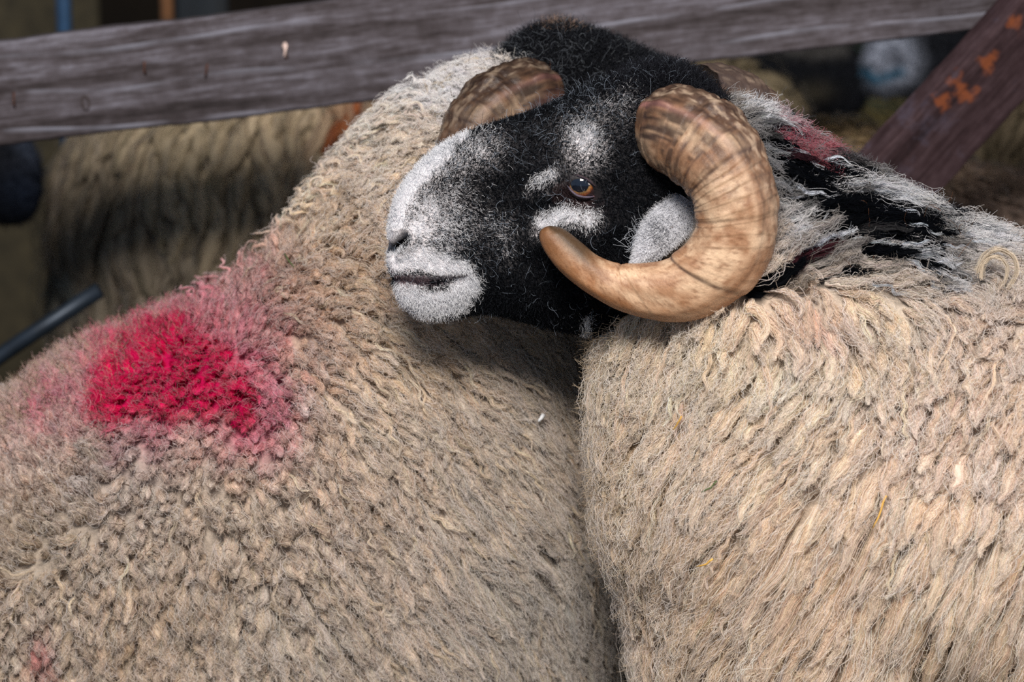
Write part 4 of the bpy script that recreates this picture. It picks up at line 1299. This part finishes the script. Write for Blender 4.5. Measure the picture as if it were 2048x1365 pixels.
def ear_hair():
    S = Surf(ear.data); n = 15000
    p, nn = S.sample(n, lambda c, m: ((m @ (-FWD)) > -.3).astype(float), rg)
    lean = norm(np.broadcast_to(norm(eB - eA), (n, 3)))
    px, py = proj(p)
    dk = np.clip(.10 + .6 * blob(px, py, 1318, 460, 22, 26) , 0, 1)  # extra grey hairs at the centre paint in the inner-ear shading
    isd = rg.random(n) < dk * .6
    col = np.where(isd[:, None], lin((88, 90, 98)), lin((240, 241, 245)) * (.85 + .25 * rg.random((n, 1))))
    pts, cc = fuzz(p, nn, .0035 + .003 * rg.random(n), col, 6, 61, lean, 1.0, 1.0, .6, .6)
    curves_obj('ear_hair', pts, (.00017 * np.linspace(1, .5, 6))[None], cc, M_FACE, ear)
    q = P(1285 + rg.normal(0, 12, 90), 480 + rg.normal(0, 22, 90), -.068)
    pts, cc = fuzz(q, np.tile([-.6, -.6, .1], (90, 1)), .012 + .010 * rg.random(90), np.tile(lin((212, 218, 226)), (90, 1)), 9, 62, None, .5, 1.6, 1.2, .6)
    curves_obj('ear_tuft', pts, (.00016 * np.linspace(1, .5, 9))[None], cc, M_FACE, ear)


ear_hair()


def far_head_wool():
    n = 52000
    p, nn = HL.sample(n, lambda c, m: ((proj(c)[1] < 330) & ((m @ (-FWD)) > -.6)).astype(float), rg)
    g = rg.random((n, 1))
    col = np.array([[.010, .0105, .013]]) * (.5 + 1.5 * g)
    isg = rg.random(n) < .012
    col = np.where(isg[:, None], lin((150, 156, 162)) * .6, col)
    px, py = proj(p)
    br = blob(px, py, 1125, 45, 40, 14)
    isb = rg.random(n) < br * .6
    col = np.where(isb[:, None], lin((150, 126, 112)), col)
    pts, cc = fuzz(p, nn, .005 + .010 * rg.random(n), col, 8, 71, None, .5, 2.4, .7, 1.0)
    curves_obj('crown_wool', pts, (.00021 * np.linspace(1, .5, 8))[None], cc, M_FACE, ewe)
    n = 420
    p, nn = HL.sample(n, lambda c, m: (blob(*proj(c), 1110, 140, 60, 70) + .15) * ((m @ (-FWD)) > -.2) * (proj(c)[1] < 280), rg)
    pts, cc = fuzz(p + nn * .004, nn, .014 + .016 * rg.random(n), lin((120, 126, 134)) * (.3 + .6 * rg.random((n, 1))), 14, 72, None, .5, 3.6, .5, 1.4)
    curves_obj('loose_curls', pts, (.00016 * np.linspace(1, .6, 14))[None], cc, M_FACE, ewe)


far_head_wool()


# long separate wavy strands lying over the fleece
def wild(S, w, flowtab, n, L0, L1, colf, parent, seed, nf=14, amp=(.002, .004), ex=None, rr=(.0012, .0022), lift=(.012, .022), st=.03, chaos=1.2):
    rg = np.random.default_rng(seed)
    p, nn = S.sample(n, lambda c, m: w(*proj(c)) * ((m @ (-FWD)) > -.3), rg)
    px, py = proj(p)
    if ex is not None: k = ~ex(p, px, py); p, nn, px, py = p[k], nn[k], px[k], py[k]
    n = len(p); L = L0 + (L1 - L0) * rg.random(n)
    a = amp[0] + (amp[1] - amp[0]) * rg.random(n); lam = .016 + .014 * rg.random(n)
    lf = lift[0] + (lift[1] - lift[0]) * rg.random(n)
    Cc, sd, up = grow(S, p, nn, flow_fun(flowtab), L, np.full(n, st), lf, 11, seed, (a, lam), chaos=lambda x, y: chaos)
    Cc = Cc + up * (.006 * np.sin(np.linspace(0, 1, 11) * 3.14))[None, :, None]
    R = rr[0] + (rr[1] - rr[0]) * rg.random(n)
    col = colf(px, py, rg)
    pts, cc, tc = lock_fibres(Cc, sd, up, R, L, col, nf, 18, seed + 1, crimp=.0003, fly=.06, flat=.9)
    return curves_obj('wavy_strands', pts, np.linspace(.00020, .00013, 18)[None], cc, M_WOOL, parent, tc)


pale = lambda rgb: (lambda x, y, rg: np.clip(lin(rgb) * (1 + rg.normal(0, .12, (len(x), 1))), 0, .88))
wild(SR, f_idw([(1250, 700, .4), (1400, 900, 1), (1500, 750, 1.6), (1600, 1100, 1), (1350, 1200, 1.6), (1900, 1200, .35), (1900, 700, 1.4), (2000, 800, .9), (1600, 620, .3), (1750, 650, 1), (1750, 450, .0), (1950, 500, .3)]),
     FLOW_R, 760, .045, .10, pale((234, 212, 190)), ram, 401, rr=(.0015, .0028), nf=20, ex=lambda p, x, y: ex_ram(p, x, y) | (y < 590))
wild(SR, f_idw([(1250, 700, 0), (1500, 800, .02), (1600, 620, .3), (1600, 400, 1), (1700, 400, 1.5), (1800, 480, 1.5), (1950, 500, 1.2), (1700, 560, 1), (1950, 650, .2), (1500, 220, 1)]),
     FLOW_R, 420, .03, .07, pale((186, 192, 200)), ram, 402, ex=lambda p, x, y: ex_ram(p, x, y) | (y > 600) | (x > 2060))
wild(SL, f_idw([(760, 300, 1.2), (650, 430, 1.6), (560, 500, 1.2), (700, 600, 1.3), (820, 650, 1), (1000, 700, 1.2), (1100, 850, 1.6), (800, 820, 1.4), (1000, 1000, 1.2), (1100, 1200, 1.4), (500, 900, .1), (300, 900, .0), (300, 1250, .3), (700, 1200, .8), (400, 700, .0), (150, 900, .0)]),
     FLOW_L, 900, .028, .07, pale((222, 206, 184)), ewe, 403, ex=lambda p, x, y: ex_ewe(p, x, y) | (blob(x, y, 330, 760, 260, 170, 0, 4) > .4), amp=(.0016, .0036))


wild(SL, lambda x, y: seg(x, y, [(830, 220), (740, 285), (650, 375), (560, 455), (480, 520), (400, 570)], 28), [(740, 300, 165), (600, 430, 140), (480, 520, 110)], 620, .028, .052, lambda x, y, rg: np.clip(wool_L(x, y) * (1.08 + rg.normal(0, .1, (len(x), 1))), 0, .88), ewe, 404, nf=30, ex=ex_ewe, amp=(.002, .0045), rr=(.0016, .0032), st=.72, lift=(.014, .024), chaos=2.2)

# ragged lock ends hanging clear of the near ram's chest
wild(SR, lambda x, y: seg(x, y, [(1185, 740), (1185, 900), (1200, 1040), (1230, 1180), (1245, 1365)], 38), [(1200, 800, -98), (1220, 1000, -108), (1260, 1300, -112)], 260, .045, .085,
     lambda x, y, rg: wool_R(x, y) * (1 + rg.normal(0, .08, (len(x), 1))), ram, 405, nf=46, amp=(.0008, .002), rr=(.0028, .0048), st=.26, lift=(.006, .014), chaos=.8)


# wispy curls standing off the outline of the neck
def wisps(S, w, n, L0, L1, rgb, parent, seed, lean, curl=2.6):
    rg = np.random.default_rng(seed)
    p, nn = S.sample(n, lambda c, m: w(*proj(c)) * ((m @ (-FWD)) > -.5), rg)
    cc = np.clip(lin(rgb) * (1 + rg.normal(0, .15, (n, 1))), 0, .9)
    pts, cc = fuzz(p + nn * .008, nn, L0 + (L1 - L0) * rg.random(n), cc, 12, seed, np.broadcast_to(np.array(lean, float), (n, 3)), .5, curl, .8, 1.2)
    return curves_obj('wool_wisps', pts, (.00017 * np.linspace(1, .6, 12))[None], cc, M_WOOL, parent)


wisps(SL, lambda x, y: seg(x, y, [(840, 215), (740, 280), (640, 380), (540, 470), (420, 560), (300, 640), (180, 730), (60, 820), (-60, 880)], 45), 9000, .012, .030, (206, 186, 164), ewe, 501, (-.5, 0, .6))
wisps(SR, lambda x, y: seg(x, y, [(1560, 240), (1660, 310), (1800, 390), (1900, 440), (2020, 500), (2080, 540)], 40), 2600, .010, .024, (126, 128, 134), ram, 502, (.5, 0, .6))
wisps(SR, lambda x, y: seg(x, y, [(1180, 660), (1175, 800), (1185, 950), (1215, 1100), (1230, 1350)], 40), 3500, .012, .035, (212, 192, 166), ram, 503, (-.6, 0, -.7))


# ------------------------------------------------------------------ sheep further back in the pen
def far_sheep(name, chains, wool, flow_deg, R, L, label, seed, n_try=9000, heads=(), voxel=.02, nfib=8):
    me = blobs_to_mesh(chains, voxel, 8); S = Surf(me)
    set_col(me, np.clip(wool(*proj(S.V)), 0, .8)); me.materials.clear(); me.materials.append(M_BODY)
    o = bpy.data.objects.new(name, me); C.objects.link(o); tag(o, label, 'sheep')
    rg = np.random.default_rng(seed)
    p, n = S.sample(n_try, lambda c, m: ((m @ (-FWD)) > -.3).astype(float) * (c[:, 2] > .34), rg)
    k = thin(p, np.full(len(p), R * 1.5)); p, n = p[k], n[k]; N = len(p)
    fl_ = lambda x, y: np.full(np.shape(x), math.radians(flow_deg))
    Ls = L * (.6 + .8 * rg.random(N)); Rs = R * (.6 + .8 * rg.random(N))
    Cc, sd, up = grow(S, p, n, fl_, Ls, np.full(N, .12), np.full(N, R * .6), 7, seed, (np.full(N, .003), np.full(N, .04)), chaos=lambda x, y: 1.6)
    col = np.clip(wool(*proj(p)) * (1 + rg.normal(0, .05, (N, 1))), 0, .85)
    lock_cores('wool_locks', Cc, sd, up, Rs, col, M_LOCK, o, ns=6, K=8, seed=seed)
    pts, cc, tc = lock_fibres(Cc, sd, up, Rs, Ls, col, nfib, 9, seed)
    curves_obj('wool_fibres', pts, np.full((1, 9), .0004), cc, M_WOOL, o)
    for hf, yc, cf in heads:
        V, F, Q = build_head(hf, yc, 60, 44, .6)
        hs = bpy.data.meshes.new('h'); hs.from_pydata(V.tolist(), [], F)
        import bmesh
        b = bmesh.new(); b.from_mesh(hs); bmesh.ops.recalc_face_normals(b, faces=b.faces); b.to_mesh(hs); b.free()
        hc = cf(Q[:, 0], Q[:, 1]); set_col(hs, hc); hs.materials.append(M_BODY)
        ho = bpy.data.objects.new('face', hs); C.objects.link(ho); ho.parent = o
        hs.polygons.foreach_set('use_smooth', [True] * len(hs.polygons))
        SH = Surf(hs); pp, n2 = SH.sample(7000, None, rg); kd = SH
        x, y = proj(pp)
        from mathutils.kdtree import KDTree
        t_ = KDTree(len(V)); [t_.insert(v, i) for i, v in enumerate(V)]; t_.balance()
        ii = [t_.find(q)[1] for q in pp]
        pts, c2 = fuzz(pp, n2, .006 + .006 * rg.random(len(pp)), hc[ii] * (.6 + .8 * rg.random((len(pp), 1))), 5, seed)
        curves_obj('face_hair', pts, np.full((1, 5), .0003), c2, M_FACE, ho)
    return o


YA = 1.12
tanw = f_idw


def wool_A(px, py):
    c = idw(px, py, [(150, 350, lin((116, 106, 92))), (400, 300, lin((160, 146, 122))), (650, 280, lin((164, 148, 124))), (300, 550, lin((128, 118, 104))), (600, 500, lin((152, 136, 112))), (500, 650, lin((106, 100, 90)))])
    c = mixc(c, .9 * seg(px, py, [(690, 215), (820, 205)], 28), (150, 78, 38))
    c = mixc(c, .5 * blob(px, py, 140, 520, 30, 25) + .5 * blob(px, py, 600, 600, 50, 40), (60, 100, 110))
    n = fbm(xz(px, py), 1 / 45.0, 12)
    return c * (.75 + .5 * n)[..., None]


far_sheep('sheep', [[S_(455, 455, YA, .245), S_(700, 430, YA, .245), S_(860, 430, YA, .24)], [S_(420, 620, YA, .22), S_(820, 640, YA, .22)], leg(P(380, 400, YA)[0], YA - .09, .36), leg(P(380, 400, YA)[0], YA + .09, .36), leg(P(850, 400, YA)[0], YA - .09, .36), leg(P(850, 400, YA)[0], YA + .09, .36)],
          wool_A, -95, .014, .085, 'tan woolly sheep standing under the rail between the left edge and the neck', 601, 12000)

black = lambda x, y: np.broadcast_to(np.array([.010, .011, .014]), (len(x), 3)).copy()


def face_B(x, y):
    c = black(x, y)
    return mixc(mixc(c, .5 * seg(x, y, [(790, 400), (840, 330)], 40), (60, 68, 84)), .6 * blob(x, y, 830, 520, 90, 70), (36, 44, 60))  # blue-grey highlights on the black face are painted into its colour


HB = lambda x, y: (84 - (np.asarray(x, float) - 777) * .62, (np.asarray(y, float) - 480) * .62 + 355)
far_sheep('sheep', [[S_(-150, 300, .98, .07), S_(-260, 400, .98, .14), S_(-420, 520, .98, .20), S_(-1000, 520, .98, .21)], leg(P(-400, 400, .98)[0], .9, .34), leg(P(-400, 400, .98)[0], 1.06, .34), leg(P(-950, 400, .98)[0], .9, .34), leg(P(-950, 400, .98)[0], 1.06, .34)],
          lambda x, y: np.broadcast_to(lin((90, 80, 66)), (len(x), 3)).copy(), -90, .014, .05, 'black-faced sheep peering in under the rail at the left edge', 602, 3000, [(HB, .98, face_B)])

YC = 1.62


def wool_C(px, py):
    c = np.broadcast_to(lin((128, 116, 94)), (len(px), 3)).copy()
    n = fbm(xz(px, py), 1 / 34.0, 15)
    return c * (.45 + 1.0 * n)[..., None]


HC = lambda x, y: (1735 - (np.asarray(x, float) - 777) * .42, (np.asarray(y, float) - 480) * .42 + 165)


def face_C(x, y):
    return mixc(mixc(black(x, y), .7 * seg(x, y, [(900, 320), (1050, 330), (1180, 300)], 35), (88, 86, 84)), .5 * blob(x, y, 1050, 520, 90, 50), (90, 84, 70))


far_sheep('sheep', [[S_(1520, 190, YC + .04, .06), S_(1490, 230, YC + .03, .10), S_(1420, 290, YC, .15), S_(1300, 350, YC, .20), S_(1050, 350, YC, .20)], leg(P(1480, 400, YC)[0], YC - .08, .4), leg(P(1480, 400, YC)[0], YC + .08, .4), leg(P(1080, 400, YC)[0], YC - .08, .4), leg(P(1080, 400, YC)[0], YC + .08, .4)],
          wool_C, -80, .013, .05, 'cream sheep with a black face below the rail, above the near horn', 603, 5000, [(HC, YC, face_C)])

YD = 1.25
HD = lambda x, y: (1727 + (np.asarray(x, float) - 777) * .40, (np.asarray(y, float) - 480) * .40 + 133)


def face_D(x, y):
    c = black(x, y)
    c = mixc(c, np.clip(1.3 * blob(x, y, 900, 440, 150, 160, 0, 4), 0, 1), (128, 134, 148))
    c = mixc(c, .8 * blob(x, y, 930, 430, 50, 30), (30, 32, 40))
    c = mixc(c, .9 * seg(x, y, [(780, 500), (830, 540), (900, 520), (950, 500)], 26), (16, 78, 104))
    return c


far_sheep('sheep', [[S_(2010, 190, YD, .08), S_(2100, 300, YD, .14), S_(2250, 380, YD, .2), S_(2800, 380, YD, .2)], leg(P(2200, 400, YD)[0], YD - .08, .36), leg(P(2200, 400, YD)[0], YD + .08, .36), leg(P(2750, 400, YD)[0], YD - .08, .36), leg(P(2750, 400, YD)[0], YD + .08, .36)],
          lambda x, y: np.broadcast_to(lin((96, 86, 70)), (len(x), 3)).copy(), -100, .014, .07, 'sheep with a pale muzzle marked blue, between the rail and the diagonal brace', 604, 8000, [(HD, YD, face_D)])

YE = .82
far_sheep('sheep', [[S_(1480, 520, YE, .17), S_(1640, 505, YE, .175), S_(1850, 580, YE, .17), S_(2250, 640, YE, .17)], leg(P(1560, 400, YE)[0], YE - .07, .34), leg(P(1560, 400, YE)[0], YE + .07, .34), leg(P(2200, 400, YE)[0], YE - .07, .34), leg(P(2200, 400, YE)[0], YE + .07, .34)],
          lambda x, y: idw(x, y, [(1600, 280, lin((132, 114, 86))), (1700, 330, lin((126, 108, 82))), (1900, 450, lin((110, 94, 84))), (2000, 520, lin((104, 90, 82)))]) * (.6 + .8 * fbm(xz(x, y), 1 / 30.0, 19))[..., None],
          -60, .008, .03, 'dusty brown woolly back of a sheep behind the ram\'s mane and brace', 605, 12000)


# heap of straw beyond the brace
def straw_heap():
    rg = np.random.default_rng(9)
    YS = 2.0
    n = 60; V = []; F = []
    x0, x1 = P(1700, 300, YS)[0], P(2700, 300, YS)[0]
    H = P(1900, 150, YS)[2]
    for i in range(n):
        for j in range(30):
            u, v = i / (n - 1), j / 29
            x = x0 + (x1 - x0) * u; y = YS - .55 + 1.4 * v
            z = H * (math.sin(min(1, v * 2.4) * math.pi / 2) ** .8) * (math.sin(min(1, u * 5 + .02) * math.pi / 2)) * (math.sin(min(1, (1 - u) * 4 + .01) * math.pi / 2)) * (1 if v < .6 else max(0, 1 - (v - .6) * 2.5))
            z += (vn(np.array([x, y, z]), 6, 3) - .5) * .12
            V.append((x, y, max(z, 0.001)))
    for i in range(n - 1):
        for j in range(29):
            F.append((i * 30 + j, (i + 1) * 30 + j, (i + 1) * 30 + j + 1, i * 30 + j + 1))
    m = mesh_obj('straw_heap', V, F, M_GROUND)
    tag(m, 'greenish heap of straw and hay beyond the diagonal brace at the right edge', 'straw', kind='stuff')
    S = Surf(m.data); p, nn = S.sample(9000, None, rg)
    cc = lin((150, 138, 96)) * (.35 + .7 * rg.random((len(p), 1)))
    g_ = rg.random(len(p)) < .2; cc[g_] = lin((70, 96, 92)) * .8
    pts, cc = fuzz(p, nn, .05 + .12 * rg.random(len(p)), cc, 5, 12, None, .5, .5, .4, .3)
    curves_obj('straw_stalks', pts, np.full((1, 5), .0012), cc, M_WOOL, m)['kind'] = 'stuff'


straw_heap()
sx = P(1850, 60, 1.4)[0]
o = tube('wooden_stake', [(sx, 1.42, 0), (sx + .01, 1.42, 1.5)], .012, M_TAN); tag(o, 'tan wooden stake behind the pale muzzled sheep, close to the diagonal brace', 'stake')


# bits of straw caught in the wool
def on_surface(S, px, py):
    r = S.bvh.ray_cast(Vector(CAM), Vector(P(px, py, 0) - CAM).normalized())
    return np.array(r[0]), np.array(r[1])


M_STRAW = plain('straw', (206, 160, 74), 0.6)
M_GREEN = plain('green_stem', (86, 100, 58), 0.7)
M_FLECK = plain('white_fleck', (225, 230, 238), 0.7)


def stalk(S, x0, y0, x1, y1, mat, label, r=.0009, off=.026, bend=3):
    q = []
    for t in np.linspace(0, 1, 6):
        p, n = on_surface(S, x0 + (x1 - x0) * t, y0 + (y1 - y0) * t + bend * math.sin(t * 3.14))
        q.append(p + n * off)
    o = tube('straw_stalk' if mat is not M_FLECK else 'fleck', q, [r, r, r, r * .9, r * .7, r * .4], mat, None, 7)
    tag(o, label, 'straw' if mat is not M_FLECK else 'fleck')


stalk(SR, 1766, 992, 1742, 1052, M_STRAW, 'bright straw stalk lying upright in the near ram\'s fleece, right of centre')
stalk(SR, 1395, 832, 1378, 862, M_STRAW, 'short orange straw stalk in the chest wool under the big horn')
stalk(SR, 1452, 962, 1424, 984, M_GREEN, 'green stem caught in the middle of the near ram\'s chest wool')
stalk(SR, 1446, 1100, 1415, 1112, M_STRAW, 'straw stalk lying flat in the long shaggy locks below the green stem')
stalk(SL, 846, 642, 864, 628, M_STRAW, 'little straw stalk just below the ram\'s chin', off=.03)
stalk(SL, 602, 536, 618, 560, M_GREEN, 'green stem in the curly neck wool left of the muzzle')
stalk(SL, 1064, 828, 1056, 842, M_FLECK, 'small white fleck stuck on the locks right of the chin', r=.0022, off=.026, bend=0)


# two bright looping curls on the withers
def loop_lock(pts_px, seed, n=34, off=.030):
    rg = np.random.default_rng(seed)
    c0, n0 = on_surface(SR, 1990, 575)
    base = np.array([P(x, y, c0[1] - off) for x, y in pts_px])
    c = resamp(base[None], 26)[0]
    fr_ = rg.normal(0, .0014, (n, 1, 3)) + rg.normal(0, .0006, (n, 26, 3)).cumsum(1) * .4
    t = np.linspace(0, 1, 26)[None, :, None]
    pts = c[None] + fr_ * (1 - .5 * t)
    col = np.clip(lin((214, 200, 180)) * (1 + rg.normal(0, .18, (n, 1, 1))), 0, .9)
    curves_obj('curly_lock', pts, np.linspace(.00024, .00014, 26)[None], col * np.ones((1, 26, 1)), M_WOOL, ram)


loop_lock([(1962, 556), (1966, 530), (1982, 514), (2002, 516), (2014, 534), (2012, 556), (2004, 572)], 1)
loop_lock([(1955, 545), (1972, 512), (1998, 500), (2024, 512), (2034, 536), (2028, 560), (2016, 578)], 2)
loop_lock([(1898, 690), (1904, 662), (1922, 648), (1944, 652), (1950, 670)], 3, off=.036)


import gc
del fr, fl, ram_ch, lft_ch
gc.collect()
